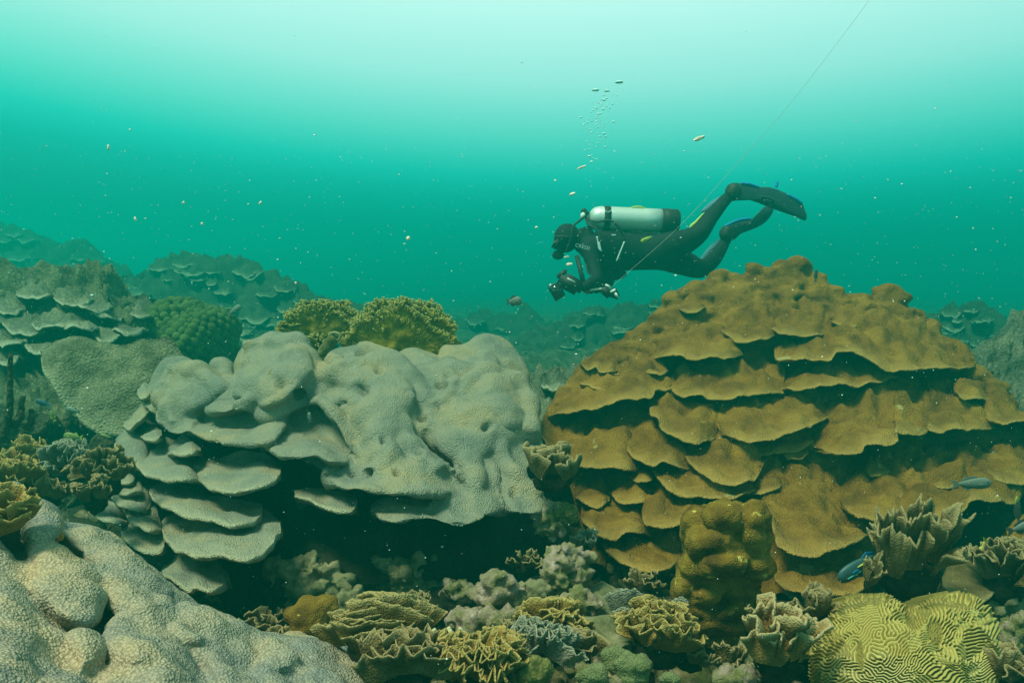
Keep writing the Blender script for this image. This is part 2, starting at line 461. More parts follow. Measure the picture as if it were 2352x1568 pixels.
M['leafpale'] = coral_mat('pale_leaf_coral', (.17, .095, .025), (.25, .15, .045), (.33, .22, .08), cell=210, bump=.5, blotch=12, edge=(.44, .36, .19), cellmix=.3, dist=.004)
M['tips'] = coral_mat('finger_coral', (.20, .19, .09), (.30, .28, .15), (.38, .35, .2), cell=300, bump=.3, blotch=20, edge=(.62, .60, .36), cellmix=.2)
M['wetsuit'] = plain('wetsuit', (.005, .009, .013), .75, var=.3, spec=.2)
M['suitblue'] = plain('suit_blue', (.10, .19, .26), .8)
M['suityellow'] = plain('suit_yellow', (.62, .62, .10), .7)
M['vest'] = plain('vest', (.008, .011, .013), .8, var=.3, spec=.2)
M['fin'] = plain('fin_rubber', (.012, .03, .045), .5)
M['finblue'] = plain('fin_blue', (.01, .22, .50), .5)
M['alu'] = plain('brushed_aluminium', (.66, .68, .64), .42, metal=.35, spec=.5, var=.06)
M['rubber'] = plain('black_rubber', (.014, .015, .015), .6)
M['white'] = plain('white_plastic', (.75, .76, .72), .5)
M['chrome'] = plain('chrome', (.8, .8, .8), .2, metal=1)
M['glassdark'] = plain('dark_glass', (.01, .012, .012), .06, spec=.6)
M['bubble'] = plain('air_bubble', (.78, .97, 1.0), .15, spec=.8, var=.02)
M['flake'] = plain('flake', (.85, .74, .62), .9)
M['snow'] = plain('drifting_specks', (.90, .90, .80), .9)
M['line'] = plain('line', (.50, .50, .42), .8)
# ------------------------------------------------------------------ seabed
def ground_z(x, y):
    x = np.asarray(x, float); y = np.asarray(y, float)
    p = np.stack([x, y, np.zeros_like(x)], -1).reshape(-1, 3)
    z = .16 * fbm(p * .8 + 4, 3) + .06 * billow(p * 3.1, 2)
    z = z.reshape(x.shape)
    near = np.clip((y - 1.0) / 3.0, 0, 1)
    z = z * (.35 + .65 * near)
    z = z + .10 * np.clip((1.9 - y) / 1.0, 0, 1) - .10 - .012 * np.clip(y - 3, 0, 30)
    z = z + .55 * np.exp(-((x + 8.5) ** 2) / 12 - ((y - 13) ** 2) / 40)
    return z
def seabed():
    ys = np.concatenate([np.linspace(.2, 6, 290), 6 + (np.linspace(0, 1, 170)[1:] ** 2.2) * 134])
    n = 300
    X, Y = [], []
    for y in ys:
        w = 1.9 + y * 1.05 if y < 60 else 65
        X.append(np.linspace(-w, w, n)); Y.append(np.full(n, y))
    X, Y = np.array(X), np.array(Y)
    p = np.stack([X, Y, X * 0], -1).reshape(-1, 3)
    f = np.clip(1.6 - Y.reshape(-1) / 8, .3, 1)
    Z = ground_z(X, Y) + (.028 * billow(p * 8, 2) * f + .018 * pn(p * 21) * f).reshape(X.shape)
    V = np.stack([X, Y, Z], -1).reshape(-1, 3)
    o = obj('seabed', V, quads(len(ys), n), M['seabed']); o['kind'] = 'structure'
    return o
seabed()

# ------------------------------------------------------------------ the big brown plate coral, right
def Dbrown(u, v):
    u = np.asarray(u, float); v = np.asarray(v, float)
    e = np.where(u < 1800, (1800 - u) / 640, (u - 1800) / 800)
    return 2.12 + 1.42 * np.clip((1310 - v) / 720, -.2, 1.1) + .34 * np.clip(e, 0, 1.4) ** 2.2

def brown():
    t = thing('plate_coral', 'huge golden brown mound of overlapping coral plates under the diver\'s fins', 'coral', PA(1800, 1330, 2.6) * np.array([1, 1, 0]) + np.array([0, .3, -.05]))
    crest = [(1246, 985), (1262, 925), (1300, 862), (1336, 828), (1390, 790), (1440, 757), (1491, 722), (1510, 690), (1522, 675), (1544, 667), (1562, 679), (1572, 668), (1581, 653), (1594, 645), (1612, 638), (1632, 619), (1647, 611), (1662, 610), (1678, 621), (1694, 622), (1706, 616), (1712, 601), (1725, 596), (1738, 600), (1747, 613), (1762, 614), (1775, 609), (1794, 592), (1825, 586), (1840, 592), (1853, 610), (1870, 614), (1884, 622), (1903, 641), (1947, 664), (1968, 664), (1987, 666), (2009, 664), (2018, 650), (2028, 645), (2042, 646), (2056, 656), (2071, 664), (2081, 683), (2106, 714), (2128, 722), (2146, 735), (2162, 750), (2181, 781), (2212, 797), (2237, 826), (2265, 834), (2284, 859), (2306, 886), (2349, 932), (2420, 985), (2520, 1060)]
    crest = [(a_, b_ + 15) for a_, b_ in crest]
    # crown: the lumpy living cap, down to where the shelves start
    crown_lip = [(1246, 990), (1275, 950), (1330, 905), (1400, 880), (1500, 850), (1600, 800), (1700, 788), (1790, 780), (1890, 775), (1960, 800), (2040, 815), (2130, 830), (2220, 850), (2262, 900), (2320, 945), (2420, 1010), (2520, 1075)]
    def Dc(u, v): return Dbrown(u, v) + .03
    V, Fc, E = relief_geo(crest, crown_lip, Dc, back=1.1, step=9, bump=(.05, 3.4), seed=2, droop=1.1)
    n_ = next(i for i in range(2, 400) if Fc[0][3] == i) if False else Fc[0][3]
    m_ = len(V) // n_
    V2 = V + np.array([0, .10, -.28])
    sol = list(Fc) + [tuple(i + len(V) for i in f[::-1]) for f in Fc]
    k_ = len(V)
    for i in range(m_ - 1):
        for j in (0, n_ - 1): sol.append((i * n_ + j, (i + 1) * n_ + j, (i + 1) * n_ + j + k_, i * n_ + j + k_))
    for j in range(n_ - 1):
        for i in (0, m_ - 1): sol.append((i * n_ + j, i * n_ + j + 1, i * n_ + j + 1 + k_, i * n_ + j + k_))
    geos = [(np.vstack([V, V2]), sol, None)]
    rr = random.Random(17)
    def knob(u, v, r, dd=0.):
        d_ = float(Dc(u, v)) + dd; rad = r * d_ / F
        geos.append(ico_geo(tuple(P(u, v, d_)), rad, 2, (rr.uniform(.9, 1.5), 1.2, rr.uniform(.75, 1.0)), .15, u))
    for (u, v, r) in ((1544, 688, 24), (1581, 672, 18), (1600, 662, 20), (1655, 634, 24), (1727, 618, 22), (1690, 640, 20), (1800, 614, 24), (1830, 612, 28), (1765, 630, 20), (1880, 640, 20), (1975, 685, 20), (2038, 672, 27), (2066, 684, 20), (2140, 748, 18), (2180, 796, 20), (2240, 850, 20), (2290, 890, 22), (1335, 852, 16), (1400, 806, 16), (1450, 770, 18), (1500, 735, 18), (1920, 668, 18), (2100, 722, 18), (2215, 815, 16)):
        knob(u, v, r, .03)
    cx_, cy_ = np.array(crest)[:, 0], np.array(crest)[:, 1]; lx_, ly_ = np.array(crown_lip)[:, 0], np.array(crown_lip)[:, 1]
    for q in range(260):
        u = rr.uniform(1290, 2340); a_ = float(np.interp(u, cx_, cy_)) + 16; b_ = float(np.interp(u, lx_, ly_)) - 8
        if b_ < a_: continue
        knob(u, rr.uniform(a_, b_), rr.uniform(9, 21), rr.uniform(.0, .03))
    V, Fc, no = fuse(geos, .011, 5)
    V = V + no * (fbm(V * 16, 3) * .010 - .004)[:, None]
    obj('crown', V, Fc, M['brown'], t)
    # dead skeleton behind the shelves, coloured near-black for the shade in the voids
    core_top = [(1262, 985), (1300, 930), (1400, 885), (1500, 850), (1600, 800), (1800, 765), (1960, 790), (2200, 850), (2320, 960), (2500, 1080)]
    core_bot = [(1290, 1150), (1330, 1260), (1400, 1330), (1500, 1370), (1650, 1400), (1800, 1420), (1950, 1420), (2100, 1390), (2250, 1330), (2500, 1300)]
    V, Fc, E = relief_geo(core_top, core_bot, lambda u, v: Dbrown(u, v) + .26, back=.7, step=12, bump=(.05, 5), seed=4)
    obj('shade_dark_core', V, Fc, M['dead'], t)
    P_ = [  # lip, top, overhang
        ([(1495, 822), (1516, 818), (1563, 819), (1584, 826), (1647, 822), (1680, 823), (1706, 816)], [(1495, 818), (1530, 785), (1600, 752), (1680, 755), (1706, 806)], .17),
        ([(1654, 752), (1672, 772), (1697, 787), (1740, 780), (1784, 769)], [(1654, 748), (1690, 712), (1750, 705), (1784, 758)], .12),
        ([(1765, 750), (1790, 764), (1831, 768), (1865, 771), (1895, 768)], [(1765, 744), (1810, 700), (1870, 705), (1895, 760)], .12),
        ([(1778, 806), (1784, 826), (1822, 824), (1862, 820), (1903, 828), (1922, 813), (1956, 808), (1993, 821), (2015, 838), (2040, 850), (2103, 849), (2146, 844), (2196, 846), (2237, 842)], [(1778, 798), (1860, 775), (1960, 735), (2050, 720), (2150, 745), (2210, 790), (2237, 832)], .20),
        ([(1797, 890), (1831, 895), (1868, 889), (1922, 885), (1965, 887), (1993, 878), (2028, 873), (2065, 864)], [(1797, 880), (1845, 850), (1900, 828), (1950, 818), (2005, 825), (2065, 858)], .14),
        ([(1534, 882), (1547, 900), (1569, 911), (1606, 903), (1628, 911), (1662, 914), (1700, 912), (1740, 905), (1800, 900)], [(1534, 874), (1570, 850), (1640, 835), (1720, 830), (1800, 850)], .14),
        ([(1258, 954), (1313, 945), (1366, 935), (1413, 923), (1459, 917), (1498, 910), (1506, 896), (1534, 894), (1550, 885)], [(1258, 940), (1295, 868), (1370, 825), (1460, 820), (1550, 860)], .20),
        ([(1470, 852), (1491, 857), (1516, 860), (1536, 851)], [(1470, 846), (1500, 820), (1536, 840)], .10),
        ([(1332, 832), (1350, 851), (1369, 842), (1381, 856), (1420, 852)], [(1332, 824), (1370, 790), (1430, 780), (1420, 840)], .09),
        ([(1490, 922), (1494, 953), (1509, 962), (1516, 979), (1538, 998), (1569, 1012), (1600, 1022), (1614, 1015), (1650, 1004)], [(1490, 914), (1550, 895), (1620, 900), (1680, 900), (1650, 985)], .20),
        ([(1655, 994), (1684, 1004), (1722, 1013), (1769, 1010), (1809, 996), (1850, 985), (1903, 955)], [(1610, 930), (1690, 890), (1780, 875), (1870, 900), (1903, 945)], .19),
        ([(1876, 1034), (1908, 1037), (1938, 1042), (1976, 1039), (1990, 1018), (2036, 1023), (2062, 1013), (2052, 996), (2090, 1001), (2124, 997), (2133, 985), (2162, 995)], [(1800, 1000), (1880, 950), (1950, 915), (2020, 882), (2090, 886), (2162, 980)], .24),
        ([(2100, 1000), (2124, 997), (2131, 984), (2162, 994), (2177, 987), (2227, 985), (2259, 988), (2283, 981)], [(2100, 960), (2120, 905), (2165, 905), (2215, 930), (2260, 945), (2283, 972)], .18),
        ([(2188, 893), (2212, 912), (2243, 912), (2270, 916)], [(2188, 888), (2225, 865), (2270, 905)], .12),
        ([(2255, 955), (2296, 973), (2352, 970), (2430, 985), (2520, 1000)], [(2255, 880), (2300, 890), (2370, 930), (2520, 990)], .18),
        ([(1931, 1158), (1946, 1175), (1983, 1190), (2021, 1194), (2088, 1203), (2141, 1196), (2212, 1172), (2229, 1149), (2272, 1153), (2328, 1155), (2345, 1138)], [(1900, 1130), (1980, 1085), (2060, 1072), (2140, 1055), (2215, 1040), (2290, 1070), (2345, 1122)], .24),
        ([(1745, 1140), (1760, 1180), (1777, 1222), (1784, 1250), (1811, 1269), (1856, 1279), (1908, 1265), (1953, 1247), (1985, 1232), (2006, 1212)], [(1728, 1115), (1760, 1070), (1820, 1045), (1880, 1060), (1930, 1110), (2006, 1202)], .26),
        ([(1777, 1300), (1784, 1336), (1814, 1355), (1878, 1369), (1946, 1367), (1983, 1348), (2021, 1306)], [(1777, 1290), (1830, 1262), (1940, 1262), (2021, 1294)], .20),
        ([(1568, 1034), (1577, 1053), (1606, 1083), (1649, 1108), (1689, 1114), (1725, 1106), (1742, 1088), (1755, 1060)], [(1568, 1025), (1610, 980), (1680, 975), (1730, 1005), (1755, 1050)], .21),
        ([(1494, 1071), (1514, 1103), (1540, 1126), (1580, 1142), (1616, 1139), (1673, 1144), (1716, 1129), (1750, 1120)], [(1494, 1063), (1540, 1040), (1610, 1050), (1670, 1090), (1750, 1095)], .20),
        ([(1290, 1050), (1325, 1072), (1375, 1072), (1408, 1069), (1441, 1083), (1470, 1078)], [(1290, 1030), (1360, 985), (1430, 955), (1480, 960), (1470, 1060)], .20),
        ([(1432, 1026), (1461, 1053), (1497, 1068), (1527, 1059), (1557, 1070), (1590, 1073)], [(1432, 1015), (1455, 975), (1500, 945), (1560, 975), (1590, 1055)], .20),
        ([(1236, 994), (1250, 1010), (1262, 1036), (1290, 1042), (1330, 1032)], [(1236, 984), (1262, 960), (1310, 965), (1330, 1020)], .12),
        ([(1280, 1020), (1300, 1052), (1340, 1060), (1372, 1040)], [(1280, 1008), (1310, 985), (1350, 985), (1372, 1025)], .12),
        ([(1404, 1130), (1415, 1149), (1441, 1156), (1481, 1152), (1498, 1135)], [(1404, 1120), (1435, 1104), (1475, 1104), (1498, 1125)], .12),
        ([(1473, 1170), (1477, 1195), (1497, 1208), (1534, 1210), (1573, 1198), (1600, 1175), (1621, 1146)], [(1473, 1158), (1488, 1118), (1535, 1118), (1580, 1125), (1621, 1138)], .20),
        ([(1334, 1182), (1342, 1205), (1375, 1225), (1415, 1236), (1441, 1225), (1496, 1228)], [(1334, 1172), (1350, 1140), (1400, 1132), (1465, 1150), (1496, 1210)], .20),
        ([(1386, 1252), (1395, 1271), (1425, 1291), (1468, 1305), (1524, 1308), (1562, 1282)], [(1386, 1243), (1440, 1222), (1510, 1220), (1562, 1260)], .18),
        ([(1325, 1262), (1335, 1281), (1358, 1294), (1391, 1301)], [(1325, 1252), (1350, 1236), (1391, 1270)], .12),
        ([(1443, 1096), (1465, 1108), (1492, 1106), (1505, 1090)], [(1443, 1086), (1470, 1065), (1505, 1078)], .10),
        ([(1322, 1140), (1345, 1158), (1375, 1165), (1400, 1150)], [(1322, 1132), (1350, 1110), (1400, 1130)], .10),
        ([(1796, 1040), (1812, 1050), (1836, 1052), (1856, 1040)], [(1796, 1034), (1825, 1018), (1856, 1034)], .04),
        ([(1984, 1083), (2000, 1091), (2024, 1091), (2046, 1080)], [(1984, 1075), (2015, 1058), (2046, 1074)], .04),
        ([(2255, 1090), (2300, 1108), (2352, 1112), (2440, 1100)], [(2255, 1060), (2300, 1020), (2370, 1030), (2440, 1090)], .14),
        ([(1716, 1128), (1740, 1136), (1770, 1128), (1800, 1110)], [(1716, 1118), (1740, 1085), (1790, 1060), (1800, 1100)], .12),
        ([(1690, 1014), (1740, 1040), (1800, 1040), (1850, 1028), (1884, 1000)], [(1690, 1000), (1750, 985), (1820, 985), (1884, 990)], .03),
    ]
    V, Fc, E = relief_geo([(a, b + 10) for a, b in core_top], [(1310, 1120), (1350, 1240), (1420, 1290), (1500, 1300), (1650, 1330), (1800, 1360), (1960, 1330), (2100, 1190), (2250, 1140), (2500, 1150)], lambda u, v: Dbrown(u, v) + .085, back=.7, step=10, bump=(.06, 5), seed=14)
    obj('inner_growth', V, Fc, M['brown'], t)
    rr = random.Random(31)
    for (u, v, w, h) in ((1590, 712, 50, 18), (1950, 745, 60, 20), (1400, 850, 60, 22)):
        w *= rr.uniform(1.2, 2.2)
        lip = [(u - w / 2, v + rr.uniform(-5, 5)), (u - w * .2, v + h * .35), (u + w * .2, v + h * rr.uniform(.1, .4)), (u + w / 2, v - rr.uniform(0, 8))]
        top = [(u - w / 2, v - 4), (u - w * .2, v - h * 1.1), (u + w * .2, v - h * 1.2), (u + w / 2, v - 10)]
        P_.append((lip, top, .055))
    for (u, v, w, h, o_) in ((1380, 880, 90, 34, .1), (2060, 1140, 130, 40, .1), (2170, 1110, 100, 36, .1)):
        w *= rr.uniform(.8, 1.3)
        lip = [(u - w / 2, v + rr.uniform(-6, 6)), (u - w * .2, v + h * rr.uniform(.1, .4)), (u + w * .2, v + h * rr.uniform(.05, .4)), (u + w / 2, v - rr.uniform(-4, 10))]
        top = [(u - w / 2, v - 4), (u - w * .2, v - h * .9), (u + w * .2, v - h * 1.0), (u + w / 2, v - 12)]
        P_.append((lip, top, o_ * 1.25))
    for k, (lip, top, ov) in enumerate(P_):
        top = [top[0]] + [(a, b - 22) for a, b in top[1:-1]] + [top[-1]]
        cx, cy = np.array(crest)[:, 0], np.array(crest)[:, 1]
        top = [(a_, max(b_, float(np.interp(a_, cx, cy)) + 8)) for a_, b_ in top]
        V, Fc, E = plate_geo(lip, top, Dbrown, over=ov, emb=.10, thick=.014, bump=(.036, 6.5), seed=k * 1.7 + 1, step=6, jag=2.3, knob=.038, fade=.78)
        obj('plate', V, Fc, M['brown'], t, E)
    return t
brown()

# ------------------------------------------------------------------ the grey coral, centre
def Dgrey(u, v):
    u = np.asarray(u, float); v = np.asarray(v, float)
    return 1.90 + .86 * np.clip((1210 - v) / 440, -.25, 1.2) + .22 * np.abs((u - 790) / 460) ** 2.2

def grey():
    t = thing('lobed_coral', 'large pale grey coral of smooth lobes with drooping skirts and shelves on its left', 'coral', PA(760, 1290, 2.4) * np.array([1, 1, 0]) + np.array([0, 0, -.05]))
    D = Dgrey
    off = lambda a: (lambda u, v: D(u, v) + a)
    B = [
        (off(.02), [(330, 905), (352, 860), (385, 826), (430, 830), (454, 840), (495, 864), (534, 897), (500, 930), (455, 955), (400, 965), (350, 945)], .13, .2),
        (off(.16), [(480, 834), (495, 821), (520, 832), (538, 862), (536, 900), (500, 890)], .05, .14),
        (off(-.02), [(537, 872), (540, 822), (560, 787), (600, 768), (645, 763), (690, 773), (720, 800), (736, 846), (728, 880), (680, 915), (630, 935), (570, 930), (545, 905)], .15, .25),
        (off(-.16), [(655, 790), (700, 800), (722, 840), (700, 890), (650, 930), (600, 935), (592, 895), (610, 850), (640, 830)], .10, .15),
        (off(.10), [(738, 850), (760, 818), (800, 797), (850, 791), (885, 800), (880, 850), (800, 870)], .08, .2),
        (off(.0), [(690, 905), (715, 865), (760, 830), (810, 812), (860, 800), (905, 818), (945, 860), (975, 900), (992, 945), (985, 1000), (940, 1035), (880, 1055), (815, 1035), (785, 965), (745, 925), (700, 928)], .14, .3),
        (off(-.10), [(800, 830), (860, 820), (920, 850), (950, 900), (940, 960), (900, 1030), (860, 1040), (830, 980), (800, 900)], .09, .2),
        (off(.08), [(905, 816), (950, 798), (990, 808), (1018, 836), (1018, 885), (980, 900), (930, 865)], .10, .2),
        (off(.12), [(1008, 803), (1025, 785), (1060, 792), (1100, 778), (1145, 777), (1185, 803), (1210, 850), (1215, 905), (1150, 910), (1060, 890), (1020, 860)], .12, .3),
        (off(.0), [(1010, 830), (1035, 812), (1060, 832), (1064, 862), (1035, 880), (1010, 866)], .08, .2),
        (off(.0), [(1085, 825), (1110, 802), (1140, 818), (1146, 850), (1120, 870), (1092, 860)], .08, .2),
        (off(.0), [(1020, 850), (1045, 838), (1085, 862), (1130, 852), (1175, 862), (1208, 900), (1222, 955), (1218, 1010), (1160, 1050), (1060, 1075), (990, 1035), (965, 975), (960, 905), (990, 870)], .17, .3),
        (off(-.13), [(1090, 880), (1130, 862), (1170, 872), (1200, 905), (1205, 960), (1170, 985), (1120, 950), (1080, 910)], .08, .2),
        (off(-.02), ell(738, 878, 60, 44, -20), .10, .2), (off(.03), ell(905, 850, 46, 40), .10, .2), (off(.02), ell(1000, 880, 60, 50), .11, .2),
        (off(.0), ell(530, 905, 60, 40), .07, .2), (off(.02), ell(1080, 860, 70, 40), .11, .2),         (off(-.04), ell(640, 930, 70, 40, -15), .10, .2),

        # inner mass which carries everything
        (off(.13), [(400, 905), (500, 885), (450, 880), (600, 860), (800, 850), (1000, 850), (1180, 860), (1210, 1000), (1180, 1120), (1000, 1130), (800, 1090), (600, 1020), (430, 1000), (340, 960)], .12, .3),
    ]
    geos = [blob_geo(o_, d_, hf=a, hb=b, seed=k * 3.1, bump=(.012, 8)) for k, (d_, o_, a, b) in enumerate(B)]
    SK = [
        ([(745, 1087), (770, 1110), (850, 1124), (950, 1130), (1040, 1127), (1066, 1107)], [(745, 1078), (785, 1048), (820, 1000), (880, 930), (945, 975), (1000, 1038), (1066, 1098)], .18, -.13),
        ([(848, 1166), (900, 1196), (985, 1185), (1030, 1199), (1060, 1201)], [(848, 1158), (900, 1128), (960, 1118), (1020, 1110), (1075, 1120)], .10, .14),
        ([(985, 1187), (1030, 1199), (1075, 1202), (1097, 1188), (1152, 1168)], [(985, 1150), (1040, 1080), (1075, 1000), (1120, 1000), (1152, 1156)], .12, -.08),
        ([(1160, 1168), (1200, 1174), (1235, 1173), (1258, 1156)], [(1140, 1110), (1130, 1010), (1180, 990), (1220, 1080), (1258, 1148)], .14, -.08),
        ([(1168, 1050), (1200, 1060), (1230, 1063), (1254, 1052)], [(1168, 1030), (1180, 990), (1222, 970), (1242, 1000), (1254, 1042)], .08, .12),
        ([(683, 926), (700, 933), (719, 918), (748, 928), (766, 957), (789, 1002), (812, 1037), (850, 1064)], [(683, 916), (705, 880), (750, 860), (800, 880), (845, 930), (868, 990), (880, 1050)], .15, .12),
        ([(593, 1018), (622, 1032), (648, 1045), (681, 1049), (728, 1041), (745, 1051), (769, 1060), (800, 1056), (814, 1043)], [(593, 1006), (637, 984), (686, 952), (705, 956), (745, 984), (783, 1008), (814, 1036)], .22, .10),
        ([(426, 978), (437, 990), (466, 1001), (510, 1012), (554, 1014), (592, 1017), (640, 1000), (662, 962)], [(426, 970), (451, 960), (500, 957), (540, 956), (584, 950), (620, 925), (662, 935)], .20, .10),
        ([(467, 931), (480, 943), (525, 942), (565, 935), (590, 925)], [(467, 924), (495, 915), (530, 900), (560, 880), (590, 905)], .14, .10),
        ([(538, 902), (570, 907), (600, 900), (612, 890)], [(538, 894), (555, 875), (590, 868), (612, 880)], .16, .10),
        ([(326, 922), (349, 945), (354, 966), (378, 985), (407, 991), (430, 985), (455, 960)], [(326, 912), (345, 890), (380, 880), (420, 890), (455, 940)], .10, .12),
    ]
    for k, (lip, top, ov, em) in enumerate(SK):
        geos.append(plate_geo(lip, top, D, over=ov, emb=em, thick=.02, bump=(.012, 6.), seed=k * 2.3, jag=2.6, step=8, root=.05))
    # ridges which flow down from the crest into the skirts
    for pts, r, o_ in (([(820, 806), (862, 815), (910, 845), (955, 890), (982, 945), (985, 1000)], .050, -.05),
                       ([(690, 905), (715, 880), (760, 868), (810, 880), (855, 905), (900, 925), (950, 930)], .048, -.11),
                       ([(800, 830), (830, 850), (870, 845)], .035, -.10),
                       ([(862, 905), (850, 950), (868, 1000), (880, 1060), (850, 1100)], .060, -.10),
                       ([(905, 930), (925, 990), (960, 1050), (1010, 1090)], .045, -.10),
                       ([(1030, 850), (1040, 890), (1015, 930), (1000, 960)], .038, -.10),
                       ([(1060, 905), (1090, 875), (1140, 862), (1185, 885), (1208, 935), (1212, 1000)], .048, -.10),
                       ([(1120, 900), (1110, 950), (1130, 1010), (1160, 1060), (1190, 1110), (1230, 1145)], .036, -.07),
                       ([(1000, 965), (1040, 1000), (1070, 1060), (1090, 1120), (1080, 1180)], .038, -.06),
                       ([(560, 800), (600, 790), (650, 800), (690, 835), (690, 880)], .040, -.10),
                       ([(620, 850), (605, 900), (575, 925), (540, 935)], .038, -.12),
                       ([(380, 850), (420, 850), (470, 870), (515, 905)], .038, -.07),
                       ([(385, 860), (370, 900), (385, 940), (400, 980)], .040, -.06),
                       ([(760, 820), (780, 850), (760, 880)], .035, -.08)):
        c_ = curve(pts, 22)
        q_ = PA(c_[:, 0], c_[:, 1], D(c_[:, 0], c_[:, 1]) + o_)
        rad = r * (.55 + .45 * np.sin(np.linspace(.25, math.pi - .25, 22))) * (1 + .15 * np.sin(np.arange(22) * 1.3))
        geos.append(tube_geo(q_, rad, 14))
    # small pits bored into the surface
    V, Fc, no = fuse(geos, voxel=.007, smooth=9, factor=.5)
    h = fbm(V * 6 + 1, 3) * .014 + billow(V * 4.5 + 3, 1) * .014 - .006
    pits = [(830, 890, 14), (1000, 935, 10), (970, 960, 8), (790, 925, 7), (870, 850, 8), (960, 1035, 12), (845, 1083, 8), (805, 1083, 7), (912, 1092, 8), (1178, 1132, 8), (1120, 980, 9), (640, 875, 12), (690, 905, 8), (880, 1005, 7), (1010, 880, 8)]
    sc_u = V - COn; dep = sc_u @ FWn; pu = 1176 + sc_u[:, 0] / dep * F; pv = 784 - (sc_u @ UPn) / dep * F
    for (a, b, r) in pits:
        h = h - .034 * np.exp(-(((pu - a) / r) ** 2 + ((pv - b) / (r * .8)) ** 2)) * (dep < D(np.full(1, a), np.full(1, b))[0] + .1)
    V = V + no * h[:, None]
    obj('lobed_body', V, Fc, M['grey'], t)
    # rough dead base under the skirts, their shade painted in as near-black colour
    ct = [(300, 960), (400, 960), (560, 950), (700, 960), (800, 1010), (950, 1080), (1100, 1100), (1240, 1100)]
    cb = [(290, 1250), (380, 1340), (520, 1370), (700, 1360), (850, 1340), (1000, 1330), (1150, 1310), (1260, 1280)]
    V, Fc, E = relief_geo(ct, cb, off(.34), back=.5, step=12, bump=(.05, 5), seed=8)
    obj('shade_dark_base', V, Fc, M['dead'], t)
    V, Fc, E = plate_geo([(700, 990), (740, 1010), (780, 1015), (800, 1000)], [(700, 940), (720, 900), (770, 910), (800, 960)], off(.05), over=.02, emb=.1, thick=.02)
    obj('cave_floor', V, Fc, M['olive'], t)
    SH = [
        ([(263, 1018), (272, 1050), (290, 1066), (312, 1072), (345, 1068)], [(263, 1006), (290, 978), (325, 962), (352, 985), (345, 1055)], .12),
        ([(309, 1056), (328, 1081), (363, 1095), (393, 1104), (428, 1098), (462, 1104)], [(309, 1046), (331, 1026), (365, 1008), (410, 1012), (440, 1040), (462, 1090)], .18),
        ([(452, 1098), (466, 1106), (488, 1118), (525, 1127), (560, 1127), (600, 1118), (640, 1096), (645, 1078)], [(430, 1062), (466, 1048), (520, 1045), (575, 1036), (615, 1045), (645, 1068)], .20),
        ([(384, 1038), (410, 1041), (440, 1040), (462, 1036)], [(384, 1030), (405, 1006), (430, 990), (462, 1026)], .16),
        ([(322, 998), (338, 1008), (358, 1010), (372, 998)], [(322, 992), (345, 975), (372, 990)], .12),
        ([(343, 1126), (353, 1143), (387, 1168), (439, 1187), (488, 1198), (537, 1209), (582, 1198), (602, 1172)], [(343, 1116), (394, 1100), (443, 1115), (490, 1140), (545, 1145), (602, 1155)], .19),
        ([(373, 1212), (380, 1235), (405, 1262), (443, 1275), (481, 1277), (507, 1271), (541, 1281), (586, 1277), (620, 1251), (645, 1222)], [(373, 1202), (400, 1180), (451, 1172), (520, 1172), (590, 1165), (645, 1190)], .24),
        ([(255, 1098), (270, 1106), (292, 1104), (312, 1096)], [(255, 1092), (280, 1066), (312, 1080)], .12),
        ([(257, 1142), (270, 1156), (290, 1163), (312, 1170), (340, 1176)], [(257, 1132), (275, 1100), (310, 1088), (345, 1110), (352, 1150)], .13),
        ([(262, 1115), (275, 1128), (300, 1130), (330, 1125)], [(262, 1108), (285, 1092), (325, 1090), (330, 1112)], .15),
        ([(210, 1160), (216, 1179), (234, 1192), (250, 1199), (278, 1205), (292, 1198)], [(210, 1154), (240, 1148), (265, 1158), (292, 1185)], .14),
        ([(291, 1178), (299, 1195), (320, 1207), (340, 1217), (370, 1215)], [(291, 1170), (320, 1155), (355, 1160), (370, 1200)], .17),
        ([(276, 1206), (285, 1232), (300, 1250), (328, 1266), (370, 1262), (380, 1240)], [(276, 1196), (300, 1180), (350, 1190), (380, 1225)], .10),
        ([(370, 1312), (390, 1322), (432, 1352), (451, 1344), (488, 1354), (522, 1329)], [(370, 1302), (400, 1276), (440, 1262), (490, 1280), (524, 1312)], .20),
        ([(676, 1134), (700, 1140), (722, 1152), (758, 1167), (806, 1174), (820, 1158)], [(676, 1126), (714, 1112), (750, 1118), (790, 1125), (822, 1148)], .06),
        ([(284, 974), (296, 982), (318, 968), (340, 950)], [(284, 968), (300, 950), (330, 925), (345, 938)], .10),
        ([(316, 903), (326, 912), (345, 905)], [(316, 897), (332, 875), (350, 892)], .08),
    ]
    for k, (lip, top, ov) in enumerate(SH):
        V, Fc, E = plate_geo(lip, top, D, over=ov, emb=.14, thick=.022, bump=(.018, 6.), seed=k * 1.9 + 40, step=7, jag=2.2, pw=1.1)
        obj('shelf', V, Fc, M['grey'], t, E)
    return t
grey()

